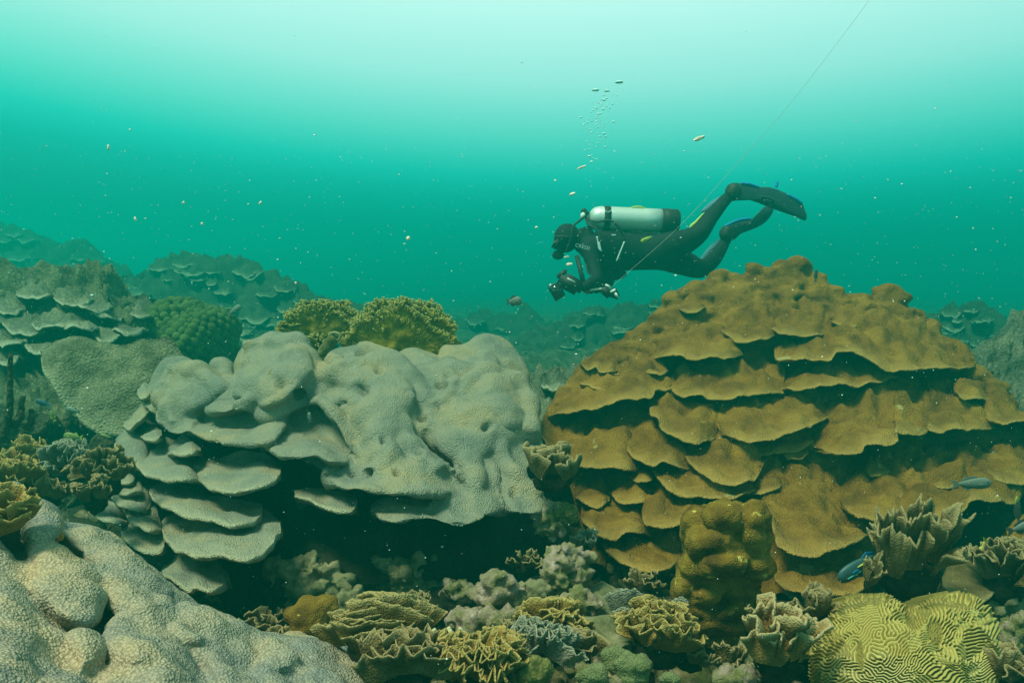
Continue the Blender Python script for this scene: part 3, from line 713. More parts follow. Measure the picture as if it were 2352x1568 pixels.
# ------------------------------------------------------------------ the near coral, bottom left
def Dnear(u, v):
    u = np.asarray(u, float); v = np.asarray(v, float)
    return .84 + .60 * (1568 - v) / 460 + .42 * np.clip(u, -200, 1000) / 850
def near():
    t = thing('mound_coral', 'pinkish grey knobbly coral slope filling the bottom left corner', 'coral', PA(250, 1560, 1.15) * np.array([1, 1, 0]) + np.array([0, .1, .0]))
    D = Dnear; off = lambda a: (lambda u, v: D(u, v) + a)
    base = [(-260, 1160), (-120, 1130), (0, 1160), (60, 1165), (143, 1197), (225, 1216), (300, 1268), (375, 1320), (443, 1380), (507, 1406), (563, 1440), (638, 1458), (732, 1463), (807, 1490), (863, 1528), (910, 1590), (960, 1720), (500, 1780), (0, 1760), (-260, 1700)]
    B = [
        (off(.16), base, .10, .35),
        (off(.02), [(-10, 1150), (22, 1107), (49, 1113), (68, 1137), (94, 1144), (124, 1167), (143, 1190), (139, 1222), (110, 1250), (60, 1250), (20, 1210)], .07, .2),
        (off(-.05), [(60, 1130), (100, 1150), (135, 1180), (134, 1225), (100, 1240), (60, 1225), (48, 1170)], .03, .1),
        (off(-.02), [(71, 1268), (85, 1252), (125, 1250), (169, 1285), (216, 1308), (238, 1355), (231, 1398), (212, 1436), (172, 1440), (135, 1420), (92, 1378), (64, 1342)], .07, .12),
        (off(-.04), [(90, 1290), (130, 1280), (170, 1310), (185, 1350), (150, 1370), (105, 1340)], .05, .1),
        (off(.04), [(140, 1215), (210, 1215), (290, 1265), (370, 1320), (400, 1370), (350, 1370), (250, 1320), (170, 1270)], .06, .2),
        (off(.0), [(222, 1305), (300, 1330), (385, 1390), (400, 1440), (360, 1460), (280, 1420), (240, 1370)], .07, .15),
        (off(-.02), [(250, 1440), (330, 1430), (400, 1460), (440, 1520), (480, 1600), (380, 1620), (290, 1560), (245, 1490)], .08, .15),
        (off(-.04), [(160, 1480), (190, 1460), (230, 1480), (232, 1515), (200, 1530), (168, 1512)], .05, .1),
        (off(-.06), [(290, 1480), (330, 1470), (370, 1500), (370, 1530), (320, 1530), (285, 1510)], .05, .1),
        (off(.0), [(-120, 1300), (-20, 1270), (20, 1290), (60, 1340), (75, 1400), (130, 1450), (150, 1500), (120, 1600), (0, 1640), (-140, 1560)], .10, .2),
        (off(-.06), [(-60, 1400), (20, 1380), (70, 1430), (90, 1480), (60, 1530), (-20, 1520)], .06, .1),
        (off(-.05), [(-80, 1520), (0, 1490), (70, 1530), (90, 1590), (20, 1640), (-80, 1620)], .06, .1),
        (off(-.01), [(60, 1530), (130, 1500), (200, 1540), (240, 1600), (200, 1660), (100, 1650)], .07, .1),
        (off(-.01), [(230, 1540), (290, 1530), (360, 1570), (390, 1640), (300, 1680), (230, 1620)], .06, .1),
        (off(.02), [(400, 1400), (480, 1400), (560, 1440), (590, 1500), (540, 1560), (450, 1530), (400, 1470)], .05, .2),
        (off(.0), [(430, 1560), (520, 1520), (600, 1560), (640, 1640), (520, 1700), (430, 1640)], .05, .2),
        (off(.03), [(560, 1450), (640, 1462), (735, 1470), (800, 1500), (850, 1545), (830, 1620), (700, 1620), (600, 1540)], .05, .25),
        (off(.0), [(-120, 1190), (-40, 1150), (10, 1180), (20, 1250), (-20, 1300), (-110, 1290)], .05, .2),
    ]
    rr = random.Random(21)
    for k in range(26):       # knuckles scattered over the slope
        u = rr.uniform(-20, 760); v0 = 1230 + max(0, u) * .33
        v = rr.uniform(v0 + 30, 1600)
        a = rr.uniform(16, 38)
        B.append((off(-.015 - rr.uniform(0, .02)), ell(u, v, a * rr.uniform(1, 1.9), a * .8, rr.uniform(20, 60)), .03, .1))
    geos = [blob_geo(o_, d_, hf=a, hb=b, seed=k * 2.7, bump=(.008, 11), n=72) for k, (d_, o_, a, b) in enumerate(B)]
    V, Fc, no = fuse(geos, voxel=.0055, smooth=8, factor=.5)
    h = fbm(V * 11 + 7, 3) * .009 + billow(V * 9 + 3, 1) * .008 - .003
    V = V + no * h[:, None]
    obj('coral_body', V, Fc, M['near'], t)
    # orange sponge crust in a hollow
    V, Fc, _ = ico_geo(tuple(PA(130, 1216, 1.335)), .012, 3, (1, .6, 1.9), .5)
    obj('orange_crust', V, Fc, M['orange'], t)
    # brown ruffled alga growing at the far left
M['orange'] = plain('orange_sponge', (.70, .26, .02), .8)
near()
# ------------------------------------------------------------------ leafy, finger, knob and brain corals
def blade_geo(base, out, up, W, H, ruff=.012, freq=3., curl=.0, seed=0., thick=.004, ns=26, nr=9, fan=.55, jag=.10):
    """a thin upright leaf of coral: narrow foot, wide wavy free edge"""
    base = np.array(base, float); up = np.array(up, float); up /= np.linalg.norm(up)
    out = np.array(out, float); out -= up * out.dot(up); out /= np.linalg.norm(out)
    side = np.cross(up, out)
    s = np.linspace(-1, 1, ns); r = np.linspace(0, 1, nr)
    rr, ss = np.meshgrid(r, s, indexing='ij')
    z = seed * 3.3
    prof = 1 - .28 * np.abs(ss) ** 2.5 + jag * pn(np.stack([ss * 3.2, ss * 0 + z, rr * 0], -1).reshape(-1, 3)).reshape(ss.shape) + .5 * jag * pn(np.stack([ss * 9, ss * 0 + z, rr * 0], -1).reshape(-1, 3)).reshape(ss.shape)
    h = H * rr * prof
    w = W * ss * (1 - fan + fan * rr ** .7) * .5
    wob = 1.1 * pn(np.stack([ss * 1.7, rr * .8, ss * 0 + z + 7], -1).reshape(-1, 3)).reshape(ss.shape)
    wav = ruff * rr ** 1.4 * (.75 * np.sin(ss * freq * 2.2 + z + 2.5 * wob) + 1.3 * pn(np.stack([ss * freq, rr * 1.5, ss * 0 + z], -1).reshape(-1, 3)).reshape(ss.shape))
    o_ = wav + curl * H * rr ** 2 - .25 * W * ss ** 2 * fan * rr
    V = base + up * h[..., None] + side * w[..., None] + out * o_[..., None]
    du = np.gradient(V, axis=1); dv = np.gradient(V, axis=0)
    n = np.cross(du, dv); n /= np.linalg.norm(n, axis=2)[..., None] + 1e-9
    th = (thick * (1.3 - .6 * rr))[..., None] * .5
    A = V + n * th; Bk = V - n * th
    tipm = (V[-1:] + up * thick * .5)
    G = np.concatenate([A, tipm, Bk[::-1]], 0)
    m = G.shape[0]
    Fc = quads(m, ns)
    for i in range(nr):
        a, b = i * ns, (m - 1 - i) * ns
        a2, b2 = (i + 1) * ns, (m - 2 - i) * ns
        if i < nr - 1:
            Fc.append((a, b, b2, a2)); Fc.append((a + ns - 1, a2 + ns - 1, b2 + ns - 1, b + ns - 1))
        else:
            Fc.append((a, b, a2)); Fc.append((a + ns - 1, a2 + ns - 1, b + ns - 1))
    e = np.clip((rr - .80) / .2, 0, 1).reshape(-1)
    ed = np.concatenate([e, np.ones(ns), np.clip((rr[::-1] - .80) / .2, 0, 1).reshape(-1)])
    return G.reshape(-1, 3), Fc, ed

def leafy(label, u, v, d, ru, rv, n, mat, H=.07, W=.08, seed=1, ruff=.012, freq=3., lean=.5, rows=True, facing=None, base=True, jag=.1, group=None, basemat='dead', thick=.004, depth=.6, name='leaf_coral'):
    """clump of leaves spread over a low dome; (u, v) its middle, ru x rv its size in the picture"""
    rr = random.Random(seed)
    c = np.array(P(u, v, d)); k = d / F
    rx, rz = ru * k, rv * k; ry = rx * depth
    t = thing(name, label, 'coral', c + np.array([0, 0, -rz]), group)
    if base:
        V, Fc, _ = ico_geo((c[0], c[1] + ry * .35, c[2] - rz * .45), 1, 3, (rx * .82, ry * .85, rz * .72), .22, seed)
        obj('stony_base', V, Fc, M[basemat], t)
    for q in range(n):
        a = q * 2.39996 + rr.uniform(-.3, .3); rad = math.sqrt((q + .5) / n)
        x, y = math.cos(a) * rad, math.sin(a) * rad
        if y > .75: y *= .7
        z = math.sqrt(max(0, 1 - .8 * (x * x + y * y)))
        p = (c[0] + x * rx * .85, c[1] + y * ry * .85 + ry * .2, c[2] - rz * .75 + z * rz * 1.05)
        upv = np.array([x * lean, y * lean - .12, 1.0])
        if facing is None:
            ov = np.array([x + rr.uniform(-.5, .5), y - .55 + rr.uniform(-.5, .5), .1])
        else:
            ov = np.array(facing) + np.array([rr.uniform(-.35, .35), rr.uniform(-.2, .2), 0])
        s = rr.uniform(.75, 1.25)
        g = blade_geo(p, ov, upv, W * s, H * rr.uniform(.75, 1.25), ruff, freq * rr.uniform(.8, 1.2), rr.uniform(-.2, .3), seed + q * .77, thick, jag=jag)
        obj('leaf', g[0], g[1], M[mat], t, g[2])
    return t

leafy('olive brown coral of long curved leaves in rows beside the near grey slope', 868, 1478, 1.34, 100, 70, 20, 'leaf', H=.062, W=.125, seed=5, ruff=.006, freq=2.2, lean=.35, facing=(.05, -1, .1), jag=.07, depth=.9)
leafy('olive coral leaves with a wavy front rim, touching the edge of the near grey slope', 930, 1545, 1.22, 82, 40, 9, 'leafdull', H=.055, W=.12, seed=6, ruff=.012, freq=3.5, lean=.3, facing=(.0, -1, .1), jag=.12)
leafy('frilly brown coral of tight crinkled leaves at the bottom edge of the picture', 1098, 1538, 1.24, 88, 52, 26, 'leafgold', H=.05, W=.075, seed=7, ruff=.014, freq=4, lean=.7, jag=.12)
leafy('golden leaf coral of small rounded tiers right of the pale crusted rock pinnacle', 1270, 1440, 1.5, 76, 48, 20, 'leafgold', H=.045, W=.065, seed=8, ruff=.007, freq=2, lean=1.1, jag=.06, thick=.006)
leafy('bluish grey ruffled coral with spiky upturned rims below the golden tiers', 1240, 1500, 1.36, 68, 42, 11, 'leafgrey', H=.052, W=.09, seed=9, ruff=.013, freq=3, lean=.4, jag=.16, facing=(0, -1, .1))
leafy('small brown coral cup with a dark mouth beside the bluish grey ruffles', 1325, 1508, 1.40, 40, 26, 5, 'leafdull', H=.04, W=.08, seed=10, ruff=.006, freq=2, lean=.6)
leafy('brown leaf coral with thin pale wavy rims left of the mustard column foot', 1520, 1470, 1.46, 76, 62, 19, 'leafgold', H=.06, W=.085, seed=11, ruff=.013, freq=3, lean=.5, jag=.10)
leafy('grey finely ribbed coral leaf standing behind the pale rimmed brown leaves', 1462, 1432, 1.62, 36, 34, 3, 'leafgrey', H=.075, W=.10, seed=12, ruff=.006, freq=2, lean=.2, facing=(-.3, -1, .1), base=False)
leafy('narrow grey coral leaf hanging at the left of the mustard column foot', 1553, 1432, 1.60, 12, 22, 1, 'leafgrey', H=.075, W=.035, seed=13, ruff=.003, freq=1, lean=.1, facing=(-.2, -1, .1), base=False)
leafy('tan coral of tall twisted blades with white broken rims left of the brain coral', 1792, 1505, 1.26, 62, 66, 9, 'leafpale', H=.085, W=.085, seed=14, ruff=.014, freq=2.4, lean=.35, jag=.16, thick=.006)
leafy('tall brown fluted blades with pale tips standing behind the brain coral', 2098, 1298, 1.62, 78, 76, 13, 'leafdull', H=.12, W=.075, seed=15, ruff=.016, freq=2.6, lean=.42, jag=.2, thick=.007)
leafy('small brown curled leaf coral at the left shoulder of the brain coral', 1880, 1415, 1.46, 34, 48, 7, 'leafdull', H=.05, W=.05, seed=16, ruff=.01, freq=2.4, lean=.6, jag=.16)
leafy('tiny upright brown leaf coral behind the crest of the brain coral', 2000, 1335, 1.60, 16, 26, 3, 'leafdull', H=.06, W=.035, seed=17, ruff=.006, freq=2, lean=.2, jag=.2)
leafy('brown ruffled coral wall at the right picture edge above the white rubble', 2318, 1318, 1.72, 56, 72, 16, 'leafdull', H=.075, W=.075, seed=18, ruff=.014, freq=3, lean=.7, jag=.16)
leafy('brown coral with a knobbly upturned rim wedged between the grey and golden brown mounds', 1270, 1088, 2.02, 56, 40, 7, 'leafdull', H=.075, W=.15, seed=19, ruff=.010, freq=3, lean=.5, jag=.12, thick=.010)
leafy('yellowish ruffled coral topmost in the dark thicket at the left', 66, 1080, 2.15, 48, 46, 16, 'leafgold', H=.075, W=.075, seed=20, ruff=.014, freq=3, lean=.7, jag=.14)
leafy('pale green ruffled coral in the dark thicket below the sea rods', 155, 1075, 2.15, 44, 46, 16, 'leafgrey', H=.07, W=.07, seed=21, ruff=.014, freq=3, lean=.7, jag=.14)
leafy('olive ruffled coral at the right end of the dark thicket touching the grey shelves', 232, 1095, 2.0, 46, 46, 16, 'leafdull', H=.07, W=.07, seed=22, ruff=.014, freq=3, lean=.7, jag=.16)
leafy('small brown ruffled coral low in the dark thicket', 215, 1140, 1.9, 30, 36, 8, 'leafdull', H=.05, W=.06, seed=23, ruff=.012, freq=3, lean=.7, jag=.16)
leafy('yellow green leaf coral at the left edge just above the near grey slope', 20, 1110, 1.8, 52, 38, 12, 'leafgold', H=.055, W=.06, seed=24, ruff=.01, freq=3, lean=.7, jag=.14)
leafy('dull leaf coral above the near grey slope beside the yellow green one', 90, 1142, 1.85, 46, 30, 10, 'leafdull', H=.05, W=.06, seed=25, ruff=.01, freq=3, lean=.7, jag=.14)
leafy('golden brown ruffled alga growing on the near grey slope at the left edge', 10, 1205, 1.22, 34, 58, 11, 'leafgold', H=.05, W=.075, seed=26, ruff=.008, freq=2.4, lean=.9, jag=.08)
leafy('low brown coral scraps at the far end of the yellow sponge', 600, 1435, 1.62, 44, 18, 6, 'leafdull', H=.03, W=.05, seed=27, ruff=.008, freq=2, lean=.8, jag=.14)
leafy('brown ruffled coral in the bottom right corner', 2335, 1555, 1.3, 40, 36, 6, 'leafdull', H=.05, W=.08, seed=28, ruff=.01, freq=3, lean=.5, jag=.12)
leafy('grey dead leaf coral leaning on rubble left of the tan blades', 1752, 1452, 1.42, 26, 30, 4, 'leafdull', H=.05, W=.06, seed=29, ruff=.008, freq=2, lean=.6, jag=.14)

# ------------------------------------------------------------------ fire coral fans behind the grey lobes
def fan(label, u, v, d, ru, rv, seed, n=520, tilt=0., holes=0.):
    """bladed fan: several overlapping sheets, each breaking up into short forked tips along its rim"""
    rr = random.Random(seed)
    c = np.array(P(u, v, d)); k = d / F
    t = thing('fire_coral', label, 'coral', c, None)
    sheets = [(1.0, .03, 0, 0, .0), (.95, .0, 0, .03, .2), (.86, -.035, -.08, .0, .5)]
    for li, (sc, yo, xo, zo, ph) in enumerate(sheets):
        def rimr(a):
            return sc * (1 + .05 * math.sin(a * 5 + seed + li * 2) + .035 * math.sin(a * 13 + li))
        geos = []
        ns, nr = 90, 22
        s_ = np.linspace(-.12, math.pi + .12, ns); r = np.linspace(.02, 1, nr)
        rr_, ss = np.meshgrid(r, s_, indexing='ij')
        rim = np.vectorize(rimr)(ss) * (.96 + .03 * np.sin(ss * 47 + li) + .03 * np.sin(ss * 83))
        X = np.cos(ss) * ru * k * rr_ * rim + xo * ru * k; Z = np.sin(ss) * rv * k * rr_ * rim + zo * rv * k
        Y = yo + X * tilt
        A = c + np.stack([X, Y, Z], -1)
        q = A.reshape(-1, 3)
        # ribs run out to the rim
        rib = (np.sin(ss * 64 + 1.2 * np.sin(rr_ * 9 + li)) * .0045 * rr_).reshape(-1) + fbm(q * 26 + li * 3, 3) * .007 + fbm(q * 9 + li, 2) * .012
        q = q + rib[:, None] * np.array([0, -1, 0])
        ed = (np.clip((rr_ - .9) / .1, 0, 1) ** 2 * .7).reshape(-1)
        geos.append((q, quads(nr, ns, flip=True), ed)); geos.append((q + np.array([0, .010, 0]), quads(nr, ns), ed))
        N = int(n * (1, .8, .5)[li])
        for i in range(N):
            a = math.pi * (i + rr.random()) / N
            R0 = rimr(a) * rr.uniform(.88, .94); R1 = rimr(a) * rr.uniform(.94, 1.03)
            if rr.random() < .25: f_ = rr.uniform(.6, .94); R0 *= f_; R1 = R0 + .07
            p0 = c + np.array([math.cos(a) * ru * k * R0 + xo * ru * k, yo - .004, math.sin(a) * rv * k * R0 + zo * rv * k])
            p1 = c + np.array([math.cos(a) * ru * k * R1 + xo * ru * k + rr.uniform(-.004, .004), yo + rr.uniform(-.022, .012), math.sin(a) * rv * k * R1 + zo * rv * k + rr.uniform(-.003, .004)])
            for o_ in (p0, p1): o_[1] += (o_[0] - c[0]) * tilt
            g = tube_geo([p0, (p0 + p1) / 2, p1], [.0045, .004, .0034], 5); geos.append((g[0], g[1], np.repeat([0, .1, .5], 5)))
            dv = p1 - p0; dv /= np.linalg.norm(dv) + 1e-9
            for sg in (-1, 1):
                ang = sg * rr.uniform(.3, .9)
                en = p1 + np.array([dv[0] * math.cos(ang) - dv[2] * math.sin(ang), rr.uniform(-.4, .3), dv[0] * math.sin(ang) + dv[2] * math.cos(ang)]) * rr.uniform(.006, .013)
                g = tube_geo([p1 - dv * .004, (p1 + en) / 2, en], [.0034, .003, .0024], 5); geos.append((g[0], g[1], np.repeat([.3, .6, 1], 5)))
        V, Fc, E = join(geos)
        V = V + (fbm(V * 22 + li, 2) * .007)[:, None] * np.array([.6, -.5, .6])
        obj('fan_sheet', V, Fc, M['fire'], t, E)
    return t
fan('large round mustard green fan of fire coral rising behind the grey lobes', 924, 815, 2.98, 134, 127, 3, 330, .05)
fan('mustard green fan of fire coral with open lacy tips, left of the large round fan', 742, 775, 3.10, 104, 84, 9, 240, -.05)
fan('little tuft of fire coral just above the tall grey lobe', 722, 800, 2.98, 24, 32, 12, 36)

def tube_sponge():
    t = thing('tube_sponge', 'small fuzzy pale tube sponge between the two fire coral fans', 'sponge', P(752, 822, 2.92))
    c = np.array(P(752, 822, 2.92)); k = 2.92 / F
    pts = [c + np.array([-14 * k, 0, -8 * k]), c + np.array([-4 * k, 0, 14 * k]), c + np.array([8 * k, 0, 34 * k]), c + np.array([20 * k, -.01, 50 * k])]
    g = tube_geo(curve(pts, 14), np.linspace(.04, .022, 14), 14)
    V = g[0] + fbm(g[0] * 40, 2)[:, None] * .008
    obj('stalk', V, g[1], M['olive'], t)
    e = pts[-1]; a = np.linspace(0, 2 * math.pi, 20)
    ring = e + np.stack([np.cos(a) * .024, np.cos(a) * .0 - .004, np.sin(a) * .018], 1)
    g = tube_geo(ring, .006, 8, cap=False); obj('rim', g[0], g[1], M['tips'], t)
tube_sponge()

# ------------------------------------------------------------------ mustard column
def mustard():
    d = 1.72
    D = lambda u, v: d - .02 + 0 * np.asarray(u, float)
    off = lambda a: (lambda u, v: D(u, v) + a)
    t = thing('boulder_coral', 'mustard yellow column of bulging lobes in front of the big brown mound', 'coral', P(1660, 1480, d))
    B = [(off(.05), ell(1664, 1235, 96, 80), .14, .16),
         (off(-.05), ell(1668, 1190, 50, 40), .09, .1), (off(-.03), ell(1728, 1198, 40, 52, 15), .09, .1), (off(.02), ell(1604, 1200, 40, 36, -30), .07, .1),
         (off(-.06), ell(1655, 1250, 62, 34, 15), .08, .1), (off(-.04), ell(1730, 1235, 44, 34, 60), .08, .1), (off(-.05), ell(1608, 1250, 36, 38), .07, .1),
         (off(-.08), ell(1665, 1295, 64, 30, -12), .08, .1), (off(-.04), ell(1742, 1300, 38, 32, 30), .07, .1), (off(-.02), ell(1588, 1305, 32, 46, 10), .07, .1),
         (off(.04), ell(1655, 1330, 90, 50), .12, .15), (off(-.02), ell(1578, 1350, 30, 36), .06, .1), (off(-.04), ell(1622, 1370, 44, 24, -15), .06, .1),
         (off(-.02), ell(1700, 1365, 50, 26, 10), .06, .1), (off(.05), ell(1650, 1410, 80, 50), .11, .14), (off(-.02), ell(1610, 1410, 44, 20, 20), .06, .1),
         (off(-.03), ell(1680, 1405, 62, 18, -14), .06, .1), (off(-.02), ell(1650, 1440, 68, 18, 6), .06, .1), (off(-.01), ell(1660, 1470, 48, 15, -4), .05, .1)]
    geos = [blob_geo(o_, d_, a, b, n=44, bump=(.006, 16), seed=k) for k, (d_, o_, a, b) in enumerate(B)]
    V, Fc, no = fuse(geos, .0055, 3)
    h = fbm(V * 16, 3) * .007 + billow(V * 26, 2) * .004
    obj('column', V + no * h[:, None], Fc, M['mustard'], t)
    for (u, v, r, s) in ((1690, 1197, .010, 1),):
        V, Fc, _ = ico_geo(tuple(P(u, v, d - .135)), r, 3, (1.2, .6, .9), .7, s); obj('white_growth', V, Fc, M['pinkrock'], t)
mustard()

# ------------------------------------------------------------------ brain coral: meandering ridges grown by a small pattern simulation
def brain():
    n = 720
    rs = np.random.RandomState(4); u = rs.normal(size=(n, n)) * .1
    k = np.fft.fftfreq(n)[:, None] ** 2 + np.fft.fftfreq(n)[None] ** 2
    k0 = (1 / 9.6) ** 2
    Lin = .3 - ((k - k0) / k0) ** 2 * 1.2
    dt = .5
    for it in range(70):
        u = np.real(np.fft.ifft2((np.fft.fft2(u + dt * (-u ** 3 + .0 * u))) / (1 - dt * np.clip(Lin, -60, 1))))
    u = np.tanh(u / (np.abs(u).mean() + 1e-9) * 1.5 + .35)
    top = [(1858, 1520), (1862, 1490), (1890, 1430), (1925, 1385), (1975, 1362), (2030, 1360), (2065, 1378), (2090, 1392), (2120, 1385), (2150, 1368), (2200, 1368), (2245, 1380), (2275, 1412), (2292, 1450), (2296, 1500), (2310, 1540)]
    bot = [(1858, 1560), (1890, 1590), (1950, 1640), (2080, 1680), (2200, 1660), (2270, 1620), (2318, 1590)]
    N = 470
    T, Bt = curve(top, N), curve(bot, N)
    t = np.linspace(0, 1, N) ** 1.0
    uv = T[None] * (1 - t[:, None, None]) + Bt[None] * t[:, None, None]
    U, Vv = uv[..., 0], uv[..., 1]
    x = (U - 2085) / 235; y = (Vv - 1370) / 210
    d = 1.50 - .24 * np.sqrt(np.clip(1 - x ** 2, 0, 1)) * 1.0 * np.clip(y + .35, 0, 1) ** .6 - .06 * y
    # saddle between the two humps
    d = d + .05 * np.exp(-((U - 2085) / 34) ** 2 - ((Vv - 1385) / 50) ** 2)
    d = d + .10 * np.clip(1 - t / .14, 0, 1)[:, None] ** 2
    V = PA(U, Vv, d)
    iy = ((Vv - 1340) * 1.28).astype(int) % n; ix = ((U - 1840) * .92).astype(int) % n
    # bilinear sampling of the pattern
    wx = pn(np.stack([U / 90., Vv / 90., U * 0], -1).reshape(-1, 3)).reshape(U.shape) * 16
    fy, fx = ((Vv - 1300) * 1.42 + wx) % (n - 1), ((U - 1830) * 1.25 + wx) % (n - 1)
    i0, j0 = np.floor(fy).astype(int), np.floor(fx).astype(int); a, b = fy - i0, fx - j0
    i1, j1 = (i0 + 1) % n, (j0 + 1) % n
    w = u[i0, j0] * (1 - a) * (1 - b) + u[i1, j0] * a * (1 - b) + u[i0, j1] * (1 - a) * b + u[i1, j1] * a * b
    lum = (fbm(V.reshape(-1, 3) * 6, 3) * .022).reshape(U.shape)
    scar = np.exp(-((U - 2150) / 22) ** 2 - ((Vv - 1450) / 34) ** 2) > .45
    scar |= np.exp(-((U - 1978) / 10) ** 2 - ((Vv - 1490 - (U - 1960) * .9) / 40) ** 2) > .5
    d_ = 0
    w = np.where(scar, -1.1 + .9 * pn(np.stack([U / 5., Vv / 5., U * 0], -1).reshape(-1, 3)).reshape(U.shape), w)
    du = np.gradient(V, axis=1); dv = np.gradient(V, axis=0); nn = np.cross(du, dv); nn /= np.linalg.norm(nn, axis=2)[..., None] + 1e-12
    nn = np.where((nn[..., 1] > 0)[..., None], -nn, nn)
    V = V + nn * (w * .0042)[..., None] + lum[..., None] * _nrm
    bk = [V[:1] + np.array([0, .25 * q, -.28 * q ** 1.5]) for q in (1, .66, .33)]
    G = np.concatenate(bk + [V], 0)
    ed = np.concatenate([np.zeros(3 * N), np.clip(w * .5 + .5, 0, 1).reshape(-1)])
    m, tr, p = nodes_of('brain_coral'); Nn = tr.nodes
    at = Nn.new('ShaderNodeAttribute'); at.attribute_name = 'edge'
    rp = Nn.new('ShaderNodeValToRGB'); e = rp.color_ramp.elements
    e[0].position = .15; e[0].color = (.20, .165, .04, 1); e[1].position = .8; e[1].color = (.40, .325, .095, 1)
    tr.links.new(at.outputs['Fac'], rp.inputs[0])
    tc = Nn.new('ShaderNodeTexCoord'); n1 = Nn.new('ShaderNodeTexNoise'); n1.inputs['Scale'].default_value = 7; n1.inputs['Detail'].default_value = 4
    tr.links.new(tc.outputs['Object'], n1.inputs[0])
    mr_ = Nn.new('ShaderNodeMapRange'); mr_.inputs[1].default_value = .52; mr_.inputs[2].default_value = .72; mr_.inputs[4].default_value = .8
    tr.links.new(n1.outputs[0], mr_.inputs[0])
    mx = Nn.new('ShaderNodeMix'); mx.data_type = 'RGBA'; mx.blend_type = 'MIX'
    tr.links.new(mr_.outputs[0], mx.inputs[0]); tr.links.new(rp.outputs[0], mx.inputs[6])
    m2 = Nn.new('ShaderNodeMix'); m2.data_type = 'RGBA'; m2.inputs[6].default_value = (.18, .17, .06, 1); m2.inputs[7].default_value = (.56, .48, .22, 1)
    tr.links.new(at.outputs['Fac'], m2.inputs[0]); tr.links.new(m2.outputs[2], mx.inputs[7])
    tr.links.new(mx.outputs[2], p.inputs['Base Color']); p.inputs['Roughness'].default_value = .8; p.inputs['Specular IOR Level'].default_value = .15
    M['brain'] = m
    t = thing('brain_coral', 'yellow brain coral with winding ridges and a grey scar, at the bottom right', 'coral', P(2080, 1560, 1.45))
    obj('ridged_dome', G.reshape(-1, 3), quads(N + 3, N), m, t, ed)
    V, Fc, _ = ico_geo(tuple(np.array(P(2090, 1590, 1.52)) + np.array([0, 0, -.06])), 1, 4, (.24, .13, .14), .15, 4)
    obj('stony_base', V, Fc, M['seabed'], t)
brain()

# ------------------------------------------------------------------ small corals, sponges and rocks of the foreground
def lump(name, label, cat, u, v, d, ru, rv, mat, seed, rough=.18, n=5, smooth=4, vox=.006, dep=.8, partname=None):
    rr = random.Random(seed); k = d / F
    c = np.array(P(u, v, d)); geos = []
    for q in range(n):
        a = q / n * 6.28 + rr.random(); s = rr.uniform(.45, .7)
        off_ = np.array([math.cos(a) * ru * k * .5, rr.uniform(-.4, .4) * ru * k * dep, math.sin(a) * rv * k * .5])
        geos.append(ico_geo(tuple(c + off_), 1, 3, (ru * k * s, ru * k * s * dep, rv * k * s), rough, seed + q))
    geos.append(ico_geo(tuple(c), 1, 3, (ru * k * .72, ru * k * dep * .7, rv * k * .72), rough * .6, seed))
    V, Fc, no = fuse(geos, max(vox, ru * k / 26), smooth)
    h = fbm(V / (ru * k) * 2.2 + seed, 4) * ru * k * rough * .5
    o = obj(name, V + no * h[:, None], Fc, M[mat]); tag(o, label, cat)
    return o
lump('rock', 'pale pinkish crusted rock pinnacle in the dark gap between the two big corals', 'rock', 1150, 1375, 1.72, 52, 66, 'pinkrock', 3, .5, 7)
lump('rock', 'wide crusted foot of rock below the pale pinnacle', 'rock', 1130, 1440, 1.66, 84, 50, 'pinkrock', 4, .5, 6)
lump('rock', 'knobbly pinkish rock below the lowest left plates of the brown mound', 'rock', 1305, 1310, 1.84, 52, 52, 'pinkrock', 5, .6, 7)
lump('rock', 'yellow topped crusted rock right of the pale pinnacle', 'rock', 1225, 1370, 1.80, 40, 38, 'greyrock', 6, .5, 6)
lump('rock', 'white and pink rubble block at the right picture edge', 'rock', 2325, 1450, 1.55, 44, 42, 'pinkrock', 7, .6, 7)
lump('rock', 'crusted rock in the gap right beside the grey coral skirt', 'rock', 1265, 1190, 2.1, 36, 44, 'pinkrock', 8, .6, 7)
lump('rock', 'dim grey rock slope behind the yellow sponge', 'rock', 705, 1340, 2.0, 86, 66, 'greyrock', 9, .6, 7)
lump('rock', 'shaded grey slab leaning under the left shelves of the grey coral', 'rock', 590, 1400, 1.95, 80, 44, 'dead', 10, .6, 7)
lump('rock', 'pale rubble lump at the foot of the frilly brown coral', 'rock', 1215, 1560, 1.26, 40, 24, 'pinkrock', 11, .5, 6)
lump('rock', 'flat pale rubble stone below the green cushions', 'rock', 1400, 1562, 1.3, 70, 20, 'pinkrock', 12, .5, 6)
lump('rock', 'grey green rock right of the mustard column foot', 'rock', 1740, 1500, 1.5, 50, 34, 'greyrock', 13, .5, 6)
lump('rock', 'crusted rubble bank at the right edge under the ruffled wall', 'rock', 2310, 1400, 1.75, 50, 40, 'greyrock', 14, .6, 7)
lump('rock', 'dark boulder lying behind the olive leaf rows', 'rock', 1030, 1400, 1.95, 66, 40, 'dead', 15, .6, 7)
lump('cushion_coral', 'green lumpy cushion coral right of centre at the bottom', 'coral', 1410, 1510, 1.33, 36, 26, 'green', 21, .25, 8)
lump('cushion_coral', 'brightest green cushion coral, right of the first at the bottom', 'coral', 1455, 1535, 1.30, 44, 34, 'green', 22, .25, 9)
lump('cushion_coral', 'bluish green cushion coral at the bottom edge left of the brighter ones', 'coral', 1358, 1556, 1.27, 40, 26, 'green', 23, .2, 8)
lump('cushion_coral', 'small dull green cushion at the bottom edge below the pale rimmed leaves', 'coral', 1538, 1560, 1.27, 26, 18, 'green', 24, .2, 7)
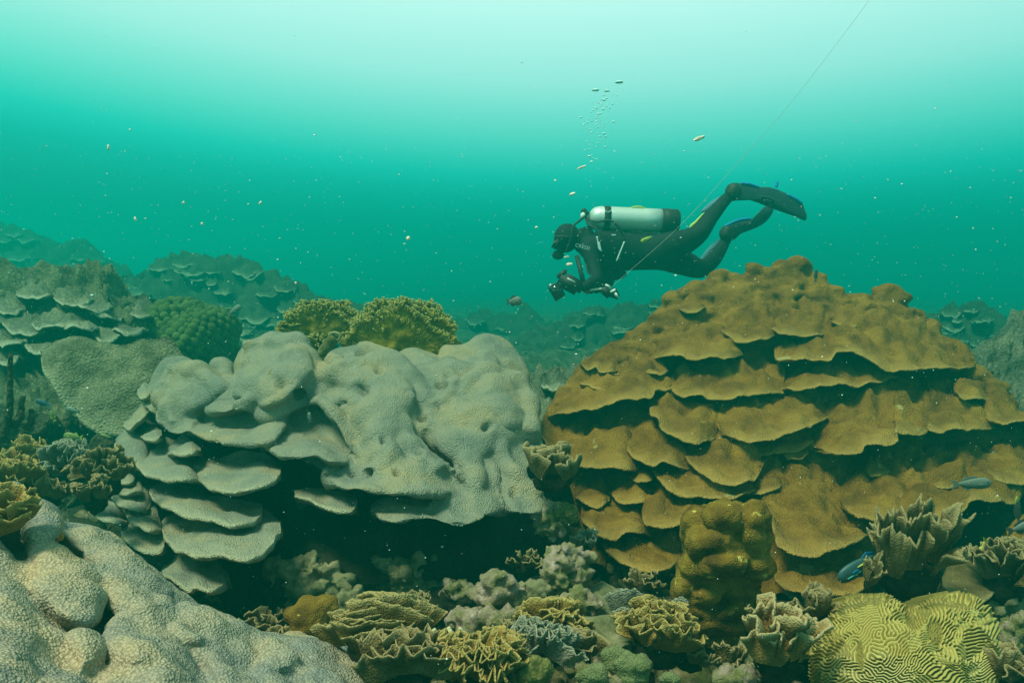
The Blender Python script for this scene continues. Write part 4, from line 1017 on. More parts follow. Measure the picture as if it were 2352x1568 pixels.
lump('cushion_coral', 'yellow green coral blob with a pale slit below the bluish grey ruffles', 'coral', 1230, 1546, 1.25, 40, 36, 'olive', 25, .2, 4)
lump('cushion_coral', 'olive crust coral under the grey coral skirt beside the small plates', 'coral', 1298, 1178, 2.06, 26, 28, 'olive', 26, .4, 6)
lump('barrel_sponge', 'yellow sponge stub lying in front of the dim rock slope', 'sponge', 708, 1410, 1.60, 64, 38, 'mustard', 27, .14, 4)
lump('boulder_coral', 'pale rounded coral hump in the gap left of the grey shelves', 'coral', 232, 1030, 2.6, 42, 34, 'far', 28, .2, 4)
lump('boulder_coral', 'dusky coral hump at the left edge behind the sea rods', 'coral', 40, 1005, 2.7, 60, 46, 'far', 29, .2, 4)
lump('boulder_coral', 'longer dusky coral hump sloping right behind the sea rods', 'coral', 96, 985, 3.0, 56, 50, 'far', 30, .2, 4)
lump('boulder_coral', 'low smooth coral hump between the two dusky humps and the thicket', 'coral', 150, 1040, 2.7, 50, 26, 'far', 31, .2, 4)

def plate_thing(label, lip, top, D, mat, **k):
    V, Fc, E = plate_geo(lip, top, D, **k)
    o = obj('plate_coral', V, Fc, M[mat], None, E); tag(o, label, 'coral'); return o
cst = lambda a: (lambda u, v: a + 0 * np.asarray(u, float) + (1400 - np.asarray(v, float)) * .0006)
plate_thing('round flat brown plate coral behind the right hump of the brain coral', [(2166, 1330), (2180, 1358), (2220, 1380), (2260, 1378), (2288, 1352)], [(2166, 1320), (2185, 1285), (2220, 1278), (2265, 1300), (2288, 1345)], cst(1.72), 'leafdull', over=.06, emb=.05, thick=.012)
plate_thing('dead grey ribbed plate standing in the rubble above the cup coral', [(1322, 1400), (1340, 1425), (1380, 1435), (1420, 1430), (1446, 1405)], [(1322, 1385), (1345, 1345), (1385, 1332), (1430, 1352), (1446, 1395)], cst(1.78), 'greyrock', over=.05, emb=.08, thick=.012, bump=(.03, 12))
plate_thing('dull slab of dead coral with holes below the ribbed plate', [(1290, 1470), (1330, 1500), (1400, 1500), (1470, 1480)], [(1290, 1460), (1340, 1415), (1420, 1420), (1470, 1465)], cst(1.58), 'greyrock', over=.08, emb=.05, thick=.014, bump=(.03, 12))
plate_thing('shaded brown plate at the right edge above the ruffled wall', [(2310, 1225), (2325, 1250), (2352, 1262), (2420, 1262)], [(2310, 1215), (2335, 1190), (2370, 1180), (2420, 1240)], cst(1.9), 'brown', over=.06, emb=.05, thick=.014)
for k, (u, v, r) in enumerate([(1010, 1452, 1), (1036, 1478, 1)]):
    pass
def fingers():
    t = thing('finger_coral', 'small clump of finger coral with pale round tips right of the olive leaf rows', 'coral', P(1030, 1500, 1.5))
    rr = random.Random(5)
    for q in range(34):
        u, v = rr.uniform(985, 1068), rr.uniform(1440, 1495)
        d = 1.50 - (v - 1440) * .0022
        a = np.array(P(u, v, d)); b = a + np.array([rr.uniform(-.02, .02) - .01, .02, -.045])
        g = tube_geo(curve([b, (a + b) / 2, a], 6), [.0055, .006, .0065, .007, .0065, .004], 8)
        obj('finger', g[0], g[1], M['tips'], t, np.repeat([0, 0, 0, .4, .9, 1], 8))
fingers()
def rods():
    for k, (u0, v0, u1, v1, d, lb) in enumerate([
        (8, 1010, 24, 812, 2.3, 'tallest dark sea rod, rising at the left edge beside the round disc coral'),
        (30, 980, 52, 910, 2.32, 'second sea rod from the left edge, ending level with its neighbour'),
        (40, 965, 44, 942, 2.30, 'shortest sea rod stump beside the tallest one'),
        (60, 985, 72, 938, 2.34, 'sea rod farthest from the left edge')]):
        a, b = np.array(P(u0, v0, d)), np.array(P(u1, v1, d))
        pts = curve([a, a * .6 + b * .4 + np.array([.012, 0, 0]), b], 16)
        g = tube_geo(pts, np.linspace(.013, .0075, 16), 9); V = g[0] + fbm(g[0] * 60, 2)[:, None] * .002
        tag(obj('sea_rod', V, g[1], M['far']), lb, 'soft coral', 'sea rods at the left edge')
rods()

lump('rock', 'pale crusted stone right of the frilly brown coral, below the pinnacle foot', 'rock', 1180, 1500, 1.45, 40, 26, 'pinkrock', 41, .55, 6)
lump('rock', 'mottled stone in the shade left of the finger coral', 'rock', 800, 1400, 1.9, 60, 34, 'greyrock', 42, .6, 6)
lump('rock', 'greenish crusted stone under the left end of the brown plates', 'rock', 1330, 1385, 1.75, 46, 30, 'pinkrock', 43, .6, 6)
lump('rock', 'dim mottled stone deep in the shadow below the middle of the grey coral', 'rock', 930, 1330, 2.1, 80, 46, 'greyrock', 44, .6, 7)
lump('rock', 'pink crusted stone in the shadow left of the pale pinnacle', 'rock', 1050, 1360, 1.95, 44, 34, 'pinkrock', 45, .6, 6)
lump('rock', 'mottled stone between the mustard column foot and the tan blades', 'rock', 1690, 1555, 1.3, 44, 26, 'pinkrock', 46, .6, 6)
lump('rock', 'stone with a pale crust left of the small curled leaf coral', 'rock', 1820, 1440, 1.55, 32, 28, 'greyrock', 47, .6, 6)

# loose broken coral covering the bottom: nobody could count it
def rubble():
    rr = random.Random(11); geos = []
    for q in range(4200):
        y = 1.0 + 2.8 * rr.random() ** 1.6; x = rr.uniform(-.95 * y, .95 * y) + .1
        s = rr.uniform(.006, .022) * (1 if rr.random() < .86 else 2.0)
        z = float(ground_z(np.array([x]), np.array([y]))[0]) + .03
        kind = rr.random()
        sc = (rr.uniform(.7, 1.6), rr.uniform(.6, 1.2), rr.uniform(.4, 1.1))
        if kind < .3: sc = (rr.uniform(1.6, 3), .5, .5)
        elif kind < .5: sc = (1.6, 1.4, .22)
        g = ico_geo((0, 0, 0), s, 1 if s < .013 else 2, sc, .7, q * .61)
        E = Euler((rr.uniform(-.8, .8), rr.uniform(-.8, .8), rr.uniform(0, 6.3))).to_matrix()
        V = g[0] @ np.array(E).T + np.array([x, y, z + s * rr.uniform(0, .9)])
        geos.append((V, g[1], None))
    V, Fc, _ = join(geos)
    o = obj('rubble', V, Fc, M['pinkdull']); o['kind'] = 'stuff'; o['label'] = 'broken coral rubble littering the bottom'; o['category'] = 'rubble'
M['pinkdull'] = rock_mat('coral_rubble', [(.03, .036, .016), (.11, .125, .035), (.20, .155, .07), (.38, .29, .22), (.50, .46, .36)], 13, bump=1, dist=.012)
rubble()
# low crusts and scraps growing over the rubble
rr_ = random.Random(77)
SC_ = ['yellow brown', 'dull green', 'grey', 'olive', 'tan']
for k, (u, v, ru, rv, m_, lb) in enumerate([
    (960, 1400, 34, 20, 'leafdull', 'small olive leaf scrap in the shade below the grey skirt'),
    (1210, 1300, 30, 20, 'leafdull', 'little brown leaf scrap on rubble above the yellow topped rock'),
    (1345, 1250, 22, 16, 'leafgrey', 'little grey leaf scrap at the foot of the left brown plates'),
    (1480, 1350, 34, 22, 'leafdull', 'small dull leaf clump in the shade left of the mustard column'),
    (1430, 1475, 26, 20, 'leafgold', 'small gold leaf sprig beside the dead slab'),
    (1590, 1520, 36, 24, 'leafdull', 'small brown leaf clump in front of the mustard column foot'),
    (1680, 1530, 34, 24, 'leafdull', 'brown leaf scraps at the bottom left of the tan blades'),
    (640, 1480, 24, 12, 'leafdull', 'tiny leaf scraps on the ridge of the near slope'),
    (2225, 1400, 24, 20, 'leafdull', 'little leaf clump on the right shoulder of the brain coral'),
    (1150, 1470, 34, 20, 'leafdull', 'small leaf scraps at the foot of the pale pinnacle')]):
    leafy(lb, u, v, 1.40 + (1560 - v) * .0022, ru, rv, 6, m_, H=.035, W=.045, seed=50 + k, ruff=.008, freq=2.4, lean=.8, jag=.16)
# ------------------------------------------------------------------ the reef behind
def arcplate(u, v, w, h, seed):
    rr = random.Random(seed)
    lip = [(u - w / 2, v), (u - w * .3, v + h * rr.uniform(.15, .3)), (u, v + h * rr.uniform(.25, .4)), (u + w * .3, v + h * rr.uniform(.1, .3)), (u + w / 2, v - h * .02)]
    top = [(u - w / 2, v - h * .1), (u - w * .25, v - h * rr.uniform(.5, .8)), (u + w * .1, v - h * rr.uniform(.6, .9)), (u + w * .35, v - h * rr.uniform(.3, .6)), (u + w / 2, v - h * .1)]
    return lip, top
def reef_mound(label, top, bottom, D, mat, plates=0, seed=1, knob=(.10, 3.2), back=1.2, area=None, pw=(60, 110), step=8, name='reef_coral', ov=.16, corem=None, lum=(.06, 2.)):
    c = np.asarray(bottom, float).mean(0)
    t = thing(name, label, 'coral', PA(c[0], c[1], float(D(c[0], c[1])) + .3))
    fn = lambda q: knob[0] * (.55 * fbm(q * knob[1] + seed, 3) + .34 * billow(q * knob[1] * 3 + seed, 1) + .22 * billow(q * knob[1] * 8, 2) - .62)
    V, Fc, E = relief_geo(top, bottom, D, back=back, step=step, bump=lum, fn=fn, seed=seed)
    obj('mound', V, Fc, M[corem or mat], t, E)
    rr = random.Random(seed * 13)
    n = 0; tries = 0
    T = np.asarray(top, float)
    while n < plates and tries < 2000:
        tries += 1
        if area: u, v = rr.uniform(area[0], area[2]), rr.uniform(area[1], area[3])
        else: u = rr.uniform(T[0, 0], T[-1, 0]); v = rr.uniform(T[:, 1].min(), np.asarray(bottom, float)[:, 1].max())
        vt = np.interp(u, T[:, 0], T[:, 1])
        if v < vt + 14: continue
        w = rr.uniform(*pw)
        lip, tp = arcplate(u, v, w, w * rr.uniform(.35, .5), seed * 100 + n)
        V, Fc, E = plate_geo(lip, tp, D, over=ov * rr.uniform(.4, 1.2), emb=.08, thick=.03, bump=(.06, 4), seed=n, step=5, jag=3.5, knob=.05)
        obj('plate', V, Fc, M[mat], t, E); n += 1
    return t

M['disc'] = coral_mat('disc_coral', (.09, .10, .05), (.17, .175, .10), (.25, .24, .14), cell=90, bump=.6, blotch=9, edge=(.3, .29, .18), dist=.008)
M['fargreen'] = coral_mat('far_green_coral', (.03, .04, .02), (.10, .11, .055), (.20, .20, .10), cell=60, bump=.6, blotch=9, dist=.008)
# left mound with many small shelves
DL = lambda u, v: 3.55 + .0035 * (850 - np.asarray(v, float)) + .9 * np.clip((np.asarray(u, float) - 150) / 300, -.2, 1.4) ** 2
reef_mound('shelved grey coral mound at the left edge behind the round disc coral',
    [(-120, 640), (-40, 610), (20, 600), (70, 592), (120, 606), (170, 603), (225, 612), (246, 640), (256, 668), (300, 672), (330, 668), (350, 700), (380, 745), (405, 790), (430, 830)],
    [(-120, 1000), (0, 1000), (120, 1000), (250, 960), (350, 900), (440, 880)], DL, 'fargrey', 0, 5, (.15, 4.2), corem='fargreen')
M_ = 0
def left_shelves():
    t = [o for o in COL.objects if o.get('label', '').startswith('shelved grey coral')][0]
    S_ = [((82, 676), 90, 40), ((58, 745), 110, 60), ((125, 735), 120, 64), ((170, 690), 90, 40), ((215, 705), 90, 44), ((20, 710), 80, 40), ((25, 780), 100, 50), ((180, 745), 110, 46), ((245, 720), 80, 40), ((255, 765), 90, 46), ((20, 820), 80, 60), ((85, 790), 80, 40), ((300, 760), 90, 44), ((330, 720), 60, 40), ((350, 800), 80, 40), ((-30, 730), 90, 50)]
    for k, ((u, v), w, h) in enumerate(S_):
        lip, tp = arcplate(u, v, w, h, 400 + k)
        V, Fc, E = plate_geo(lip, tp, DL, over=.24 * (.7 + .5 * ((k * 7) % 5) / 5), emb=.10, thick=.022, bump=(.05, 5), seed=k + 70, step=6, jag=4, knob=.03)
        obj('shelf', V, Fc, M['fargrey'], t, E)
left_shelves()
plate_thing('large round greyish disc coral tilted towards the camera at the left',
    [(93, 815), (100, 850), (120, 875), (135, 905), (155, 930), (175, 950), (200, 975), (240, 992), (290, 996), (330, 985)],
    [(93, 808), (125, 780), (180, 770), (240, 774), (290, 790), (340, 782), (385, 775), (412, 800), (430, 850), (400, 950)], lambda u, v: 3.0 + .0004 * (990 - np.asarray(v, float)), 'disc', over=.08, emb=.08, thick=.04, bump=(.035, 4.5), jag=4, ends=8, step=7)
# green knob coral
def knob_coral():
    d = 4.3; k = d / F; rr = random.Random(3)
    c = np.array(P(440, 790, d + .35)); t = thing('knob_coral', 'dark green dome of tightly packed knobs right of the shelved mound', 'coral', c + np.array([0, 0, -.3]))
    geos = []
    rx, ry, rz = 108 * k, .45, 100 * k
    for q in range(340):
        ph = q * 2.39996; z = 1 - (q + .5) / 340 * 1.25; r = math.sqrt(max(0, 1 - z * z))
        x, y = r * math.cos(ph), r * math.sin(ph)
        if y > .35: continue
        w = 1 + .12 * math.sin(x * 5) * math.cos(z * 4)
        geos.append(ico_geo(tuple(c + np.array([x * rx * w, y * ry * w, z * rz * w])), rr.uniform(.028, .045), 2, (1, 1, 1.1)))
    geos.append(ico_geo(tuple(c), 1, 3, (rx * .95, ry * .95, rz * .95), .05))
    V, Fc, _ = join(geos)
    obj('knobs', V, Fc, M['knobgreen'], t)
M['knobgreen'] = coral_mat('knob_green', (.05, .09, .02), (.09, .14, .035), (.13, .19, .05), cell=120, bump=.5, blotch=8)
knob_coral()
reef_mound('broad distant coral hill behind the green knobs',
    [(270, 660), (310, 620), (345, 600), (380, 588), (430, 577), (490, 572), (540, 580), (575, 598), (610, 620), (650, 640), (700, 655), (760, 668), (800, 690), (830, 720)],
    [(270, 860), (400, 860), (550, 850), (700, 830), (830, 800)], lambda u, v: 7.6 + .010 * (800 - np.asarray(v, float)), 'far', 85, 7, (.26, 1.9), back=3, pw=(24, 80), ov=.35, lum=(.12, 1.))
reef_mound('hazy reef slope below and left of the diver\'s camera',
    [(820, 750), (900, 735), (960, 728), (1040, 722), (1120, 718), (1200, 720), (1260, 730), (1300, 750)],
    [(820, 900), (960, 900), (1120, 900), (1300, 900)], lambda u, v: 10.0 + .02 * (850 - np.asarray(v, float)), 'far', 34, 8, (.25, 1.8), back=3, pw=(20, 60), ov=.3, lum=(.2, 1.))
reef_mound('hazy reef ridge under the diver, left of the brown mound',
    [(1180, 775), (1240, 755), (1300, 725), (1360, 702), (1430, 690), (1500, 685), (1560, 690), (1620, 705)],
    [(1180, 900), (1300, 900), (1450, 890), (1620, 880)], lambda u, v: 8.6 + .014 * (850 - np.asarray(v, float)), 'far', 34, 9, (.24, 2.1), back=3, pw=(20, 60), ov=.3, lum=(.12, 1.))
reef_mound('dim coral bank in the gap right behind the grey coral',
    [(1160, 880), (1210, 862), (1240, 850), (1280, 846), (1330, 830), (1380, 830)],
    [(1160, 1030), (1230, 1030), (1300, 1020), (1380, 1000)], lambda u, v: 3.7 + .006 * (950 - np.asarray(v, float)), 'fargrey', 10, 10, (.12, 4.), back=1, pw=(40, 70), step=6)
reef_mound('hazy greenish reef hill right of the brown mound',
    [(2100, 745), (2140, 716), (2180, 705), (2215, 698), (2260, 700), (2290, 715), (2320, 740), (2345, 765)],
    [(2100, 900), (2200, 900), (2300, 890), (2360, 880)], lambda u, v: 6.8 + .010 * (850 - np.asarray(v, float)), 'far', 34, 11, (.20, 2.6), back=2, pw=(20, 60), ov=.25)
reef_mound('craggy grey rock at the right picture edge above the brown mound',
    [(2225, 835), (2255, 810), (2285, 775), (2320, 762), (2330, 745), (2352, 728), (2420, 700), (2500, 700)],
    [(2240, 900), (2290, 980), (2330, 1060), (2400, 1080), (2500, 1080)], lambda u, v: 3.5 + .004 * (900 - np.asarray(v, float)), 'fargrey', 5, 12, (.16, 3.6), back=1.2, pw=(40, 70), step=6, name='reef_rock')
reef_mound('faint far reef slope high at the left edge',
    [(-300, 540), (-100, 520), (30, 512), (80, 530), (130, 545), (180, 565), (240, 590), (290, 625), (340, 650)],
    [(-300, 720), (0, 720), (200, 720), (340, 720)], lambda u, v: 11.5 + .016 * (720 - np.asarray(v, float)), 'far', 50, 13, (.3, 1.4), back=4, pw=(20, 70), ov=.4, lum=(.25, .8))
# ------------------------------------------------------------------ fish
def fish(name, label, u, v, d, length_px, ang, mat, finmat, deep=.30, yaw=0., flip=False, tail=.22, fork=.5, extra=None):
    """fish heading towards 'ang' degrees in the picture plane (0 = right), length in picture pixels"""
    L = length_px * d / F
    a = R(ang)
    rot = Matrix.Rotation(R(yaw), 3, 'Z') @ Matrix.Rotation(-a, 3, 'Y')
    c = np.array(P(u, v, d))
    t = thing(name, label, 'fish', c)
    def tr(q):
        q = np.asarray(q, float) * L
        return np.array([tuple(rot @ Vector(p)) for p in q]) + c
    n, s = 18, 14
    x = np.linspace(.5, -.34, n); k = np.linspace(0, 1, n)
    hh = deep * .5 * (np.sin(np.pi * np.clip(k * .94 + .02, 0, 1) ** .62) ** .85 * .93 + .10 * (1 - (1 - k)) ** 3 + .02)
    hh[0] = .012
    hh[-1] = deep * .13; hh[-2] = deep * .15
    ww = hh * .46
    an = np.linspace(0, 2 * math.pi, s, endpoint=False)
    V = np.concatenate([np.stack([np.full(s, x[i]), ww[i] * np.cos(an), hh[i] * np.sin(an)], 1) for i in range(n)])
    Fc = quads(n, s, wrap=True) + [tuple(range(s))[::-1], tuple(range((n - 1) * s, n * s))]
    obj('body', tr(V), Fc, M[mat], t)
    def flat(name_, pts, th=.008, m=finmat):
        pts = np.asarray(pts, float); m_ = len(pts)
        A = np.stack([pts[:, 0], np.full(m_, th), pts[:, 1]], 1); B = A * np.array([1, -1, 1])
        Fq = [tuple(range(m_)), tuple(range(m_, 2 * m_))[::-1]] + [(i, (i + 1) % m_, m_ + (i + 1) % m_, m_ + i) for i in range(m_)]
        obj(name_, tr(np.vstack([A, B])), Fq, M[m], t, smooth=False)
    w = deep * .62
    flat('tail_fin', [(-.32, deep * .10), (-.40, w * .45), (-.52, w * .62), (-.47, w * .2), (-.52 + fork * .13, 0), (-.47, -w * .2), (-.52, -w * .62), (-.40, -w * .45), (-.32, -deep * .10)])
    flat('dorsal_fin', [(.20, deep * .42), (.08, deep * .62), (-.08, deep * .60), (-.24, deep * .40), (-.27, deep * .20), (-.1, deep * .36)])
    flat('anal_fin', [(-.02, -deep * .40), (-.12, -deep * .58), (-.24, -deep * .36), (-.26, -deep * .16)])
    for sg in (-1, 1):
        g = ico_geo((.38, sg * deep * .17, deep * .10), .022, 2); obj('eye', tr(g[0]), g[1], M['rubber'], t)
        g = ico_geo((.20, sg * deep * .25, -deep * .06), 1, 2, (.075, .008, .03)); obj('side_fin', tr(g[0]), g[1], M[finmat], t)
    if extra:
        for (px, pz, ln, hg, mt) in extra:
            g = ico_geo((px, -deep * .215, pz * deep), 1, 2, (ln, .014, hg)); obj('stripe', tr(g[0]), g[1], M[mt], t)
    return t
M['fishblue'] = plain('fish_blue', (.03, .085, .10), .45, var=.4); M['fishtail'] = plain('fish_tail_blue', (.01, .14, .32), .5)
M['fishgrey'] = plain('fish_grey', (.12, .15, .13), .5); M['fishdark'] = plain('fish_dark', (.05, .06, .055), .6)
M['fishyellow'] = plain('fish_yellow', (.42, .45, .06), .5); M['fishgreen'] = plain('fish_green', (.16, .22, .06), .5)
M['fishteal'] = plain('fish_teal', (.03, .30, .26), .5); M['fishpale'] = plain('fish_pale', (.18, .22, .17), .5)
fish('damselfish', 'small dark grey fish alone in open water left of the diver', 1181, 692, 3.2, 36, 5, 'fishgrey', 'fishdark', .62, -15)
fish('parrotfish', 'slender dark blue fish with a bright blue tail below the brown plates', 1982, 1296, 1.66, 142, 205, 'fishblue', 'fishtail', .30, 12, extra=[(.24, .10, .16, .012, 'fishteal'), (.05, -.2, .10, .014, 'fishyellow')])
fish('grunt', 'pale grey fish hovering over the lower right brown plates', 2232, 1110, 1.95, 82, 6, 'fishgrey', 'fishgrey', .34, -10)
fish('damselfish', 'yellow fish pointing down in the dark gap above the brown disc', 2257, 1258, 1.75, 46, 245, 'fishyellow', 'fishyellow', .58, 30)
fish('grunt', 'grey fish cut by the right picture edge', 2352, 1208, 1.78, 80, 20, 'fishgrey', 'fishdark', .36, 0)
fish('grunt', 'dark fish behind the one at the right picture edge', 2338, 1175, 1.95, 60, 100, 'fishdark', 'fishdark', .26, 0)
fish('goby', 'tiny bright yellow fish at the right end of the lowest wide plate', 2334, 1148, 1.8, 18, 80, 'fishyellow', 'fishyellow', .3, 0)
fish('chromis', 'pale slender fish hanging over the green knob coral', 538, 713, 4.0, 38, 35, 'fishpale', 'fishpale', .38, 0)
fish('chromis', 'small grey green fish upright at the mouth of the grey coral cave', 711, 957, 2.0, 22, 95, 'fishpale', 'fishgrey', .38, 0)
fish('wrasse', 'dark slim fish standing upright on the top of the brown mound', 1874, 633, 3.25, 30, 88, 'fishdark', 'fishblue', .28, 0)
fish('wrasse', 'tiny yellow and blue fish passing in front of the diver', 1487, 548, 4.3, 34, 205, 'fishyellow', 'fishblue', .28, 0)
fish('wrasse', 'thin teal fish upright in the shade right of the mustard column', 1786, 1415, 1.6, 32, 75, 'fishteal', 'fishteal', .24, 0)
fish('damselfish', 'olive green fish under the round disc coral', 168, 1003, 2.5, 44, 172, 'fishgreen', 'fishyellow', .46, 0)
fish('damselfish', 'dusky fish half hidden behind the pale hump left of the grey shelves', 244, 1003, 2.75, 34, 175, 'fishgreen', 'fishdark', .42, 0)
fish('chromis', 'pale round fish at the lower left rim of the disc coral', 168, 942, 2.75, 34, 165, 'fishpale', 'fishgrey', .42, 0)
fish('chromis', 'yellow green fish standing on its tail beside the sea rods', 121, 955, 2.6, 26, 110, 'fishgreen', 'fishyellow', .36, 0)
fish('chromis', 'dark blue fish in the shadow between the sea rods and the disc coral', 98, 925, 2.7, 34, 160, 'fishblue', 'fishtail', .38, 0)

# ------------------------------------------------------------------ the diver
def diver():
    t = thing('person', 'diver in a dark wetsuit swimming left, knees bent, looking down at a camera rig', 'person', P(1480, 575, 5.0))
    q = lambda u, v, d: tuple(P(u, v, d))
    N = []; E = []
    def nd(u, v, d, r, par=None):
        N.append((q(u, v, d), r)); i = len(N) - 1
        if par is not None: E.append((par, i))
        return i
    pel = nd(1512, 576, 5.05, .155)
    wai = nd(1470, 576, 5.05, .155, pel); che = nd(1412, 576, 5.05, .17, wai); sho = nd(1365, 562, 5.04, .135, che)
    nck = nd(1338, 556, 5.02, .075, sho)
    # near leg (upper in the picture)
    h1 = nd(1535, 568, 4.96, .12, pel); m1 = nd(1572, 556, 4.88, .105, h1); k1 = nd(1606, 538, 4.80, .076, m1)
    c1 = nd(1630, 502, 4.84, .062, k1); b1 = nd(1652, 475, 4.90, .052, c1); a1 = nd(1676, 448, 4.96, .042, b1); f1 = nd(1693, 434, 4.98, .045, a1)
    # far leg (lower)
    h2 = nd(1540, 592, 5.12, .12, pel); m2 = nd(1578, 608, 5.08, .105, h2); k2 = nd(1614, 620, 5.0, .076, m2)
    c2 = nd(1640, 596, 5.05, .060, k2); b2 = nd(1656, 572, 5.1, .050, c2); a2 = nd(1671, 545, 5.16, .040, b2); f2 = nd(1686, 532, 5.18, .042, a2)
    # arms
    s1 = nd(1352, 572, 4.88, .07, sho); e1 = nd(1363, 612, 4.82, .052, s1); w1 = nd(1372, 640, 4.74, .045, e1); x1 = nd(1350, 655, 4.66, .036, w1); y1 = nd(1334, 660, 4.62, .030, x1)
    s2 = nd(1350, 575, 5.2, .07, sho); e2 = nd(1392, 628, 5.22, .052, s2); w2 = nd(1400, 650, 5.1, .045, e2); x2 = nd(1378, 662, 4.98, .034, w2); y2 = nd(1362, 666, 4.94, .030, x2)
    V, Fc, _ = skin(N, E, 2)
    V = V + (fbm(V * 14, 3) * .006)[:, None] * np.array([0, -.6, .8])
    obj('body', V, Fc, M['wetsuit'], t)
    # head in a hood, face turned down, with mask and mouthpiece
    c = np.array(P(1301, 547, 5.0)); V, Fc, _ = ico_geo((0, 0, 0), 1, 4)
    V = V * np.array([.092, .078, .108]); V[:, 0] -= .018 * np.clip(-V[:, 2] / .1, 0, 1)
    V[:, 0] += np.where(V[:, 0] > 0, .012, 0)
    hd = obj('head', V + c, Fc, M['wetsuit'], t)
    g = box_geo(c + np.array([-.075, 0, -.045]), (.05, .14, .075), Euler((0, R(18), 0)), .3); obj('mask', g[0], g[1], M['rubber'], t)
    g = box_geo(c + np.array([-.100, 0, -.048]), (.010, .12, .055), Euler((0, R(18), 0)), .2); obj('mask_glass', g[0], g[1], M['glassdark'], t)
    g = ico_geo(tuple(c + np.array([-.035, -.085, .005])), 1, 2, (.07, .008, .014)); obj('mask_strap', g[0], g[1], M['rubber'], t)
    g = ico_geo(tuple(c + np.array([-.062, -.0, -.125])), 1, 3, (.045, .045, .036)); obj('mouthpiece', g[0], g[1], M['rubber'], t)
    # hood collar
    g = tube_geo(curve([P(1322, 556, 5.01), P(1338, 552, 5.02), P(1354, 552, 5.03)], 8), np.linspace(.078, .11, 8), 20); obj('collar', g[0], g[1], M['vest'], t)
    # fingers round the camera grips
    for hx, (u, v, d) in enumerate(((1330, 660, 4.62), (1358, 667, 4.94))):
        for f in range(4):
            b = np.array(P(u + 2, v - 4 + f * 3.0, d)); 
            g = tube_geo(curve([b, b + np.array([-.030, -.012, .002]), b + np.array([-.046, .012, -.006]), b + np.array([-.034, .028, -.008])], 8), np.linspace(.0095, .0075, 8), 8)
            obj('finger', g[0], g[1], M['rubber'], t)
        b = np.array(P(u + 4, v - 6, d)); g = tube_geo(curve([b, b + np.array([-.012, -.03, .012]), b + np.array([-.036, -.03, .012])], 8), np.linspace(.011, .008, 8), 8)
        obj('thumb', g[0], g[1], M['rubber'], t)
    # buoyancy vest
    o_ = [(1352, 552), (1375, 530), (1420, 522), (1470, 524), (1505, 530), (1520, 552), (1505, 585), (1470, 600), (1430, 618), (1398, 634), (1370, 648), (1358, 615), (1358, 580)]
    V, Fc, _ = blob_geo(o_, cst(5.02), .225, .22, seed=3, bump=(.012, 12)); obj('buoyancy_vest', V, Fc, M['vest'], t)
    g = blob_geo([(1362, 612), (1400, 606), (1428, 616), (1440, 630), (1425, 640), (1400, 648), (1372, 652)], cst(5.0), .14, .14, seed=5, bump=(.012, 14)); obj('vest_pocket', g[0], g[1], M['vest'], t)
    for pts in ([(1371, 543), (1374, 560), (1376, 571), (1382, 577)], [(1376, 556), (1378, 566), (1380, 574)], [(1434, 555), (1428, 570), (1422, 585), (1416, 600)], [(1405, 540), (1414, 540)]):
        pp = [P(a, b, 4.785 + .0009 * abs(a - 1400)) for a, b in pts]
        g = tube_geo(curve(pp, 10), .006, 6); obj('piping', g[0], g[1], M['piping'], t)
    # shoulder panel with lettering, yellow flash on the sleeve and on the knee
    g = blob_geo([(1320, 560), (1326, 552), (1336, 547), (1348, 556), (1358, 568), (1359, 577), (1350, 582), (1334, 580), (1320, 572)], cst(4.825), .05, .08, bump=None, n=30); sp = obj('shoulder_panel', g[0], g[1], M['suitblue'], t)
    fc = bpy.data.curves.new('lettering', 'FONT'); fc.body = 'CRESSI'; fc.size = .036; fc.extrude = .001; fc.align_x = 'CENTER'; fc.align_y = 'CENTER'
    fo = bpy.data.objects.new('lettering', fc); COL.objects.link(fo)
    dg = bpy.context.evaluated_depsgraph_get(); dg.update(); mesh = bpy.data.meshes.new_from_object(fo.evaluated_get(dg)); bpy.data.objects.remove(fo)
    lo = bpy.data.objects.new('lettering', mesh); COL.objects.link(lo); mesh.materials.clear(); mesh.materials.append(M['piping'])
    lo.parent = t; lo.location = Vector(P(1338, 567, 4.768)) - t.location; lo.rotation_euler = (R(90), R(14), 0)
    g = blob_geo([(1351, 578), (1356, 574), (1358, 585), (1356, 600), (1354, 606), (1351, 592)], cst(4.77), .02, .03, bump=None, n=20); obj('sleeve_flash', g[0], g[1], M['suityellow'], t)
    g = blob_geo([(1619, 487), (1612, 492), (1596, 508), (1586, 516), (1581, 527), (1588, 522), (1600, 514), (1611, 500)], cst(4.785), .012, .03, bump=None, n=24); obj('knee_flash', g[0], g[1], M['suityellow'], t)
    # blue shin panels
    g = blob_geo([(1608, 487), (1622, 472), (1640, 458), (1668, 446), (1672, 452), (1656, 462), (1638, 476), (1620, 488)], cst(4.85), .02, .05, bump=None, n=30); obj('shin_panel', g[0], g[1], M['suitblue'], t)
    g = blob_geo([(1605, 600), (1616, 582), (1634, 562), (1656, 546), (1662, 550), (1645, 566), (1628, 586), (1612, 608)], cst(4.985), .02, .05, bump=None, n=30); obj('shin_panel', g[0], g[1], M['suitblue'], t)
    # fins with foot pockets
    f1o = [(1671, 426), (1685, 420), (1707, 422), (1743, 429), (1771, 431), (1808, 445), (1841, 465), (1848, 481), (1853, 493), (1850, 507), (1830, 499), (1796, 487), (1771, 478), (1735, 464), (1707, 457), (1685, 461), (1670, 448)]
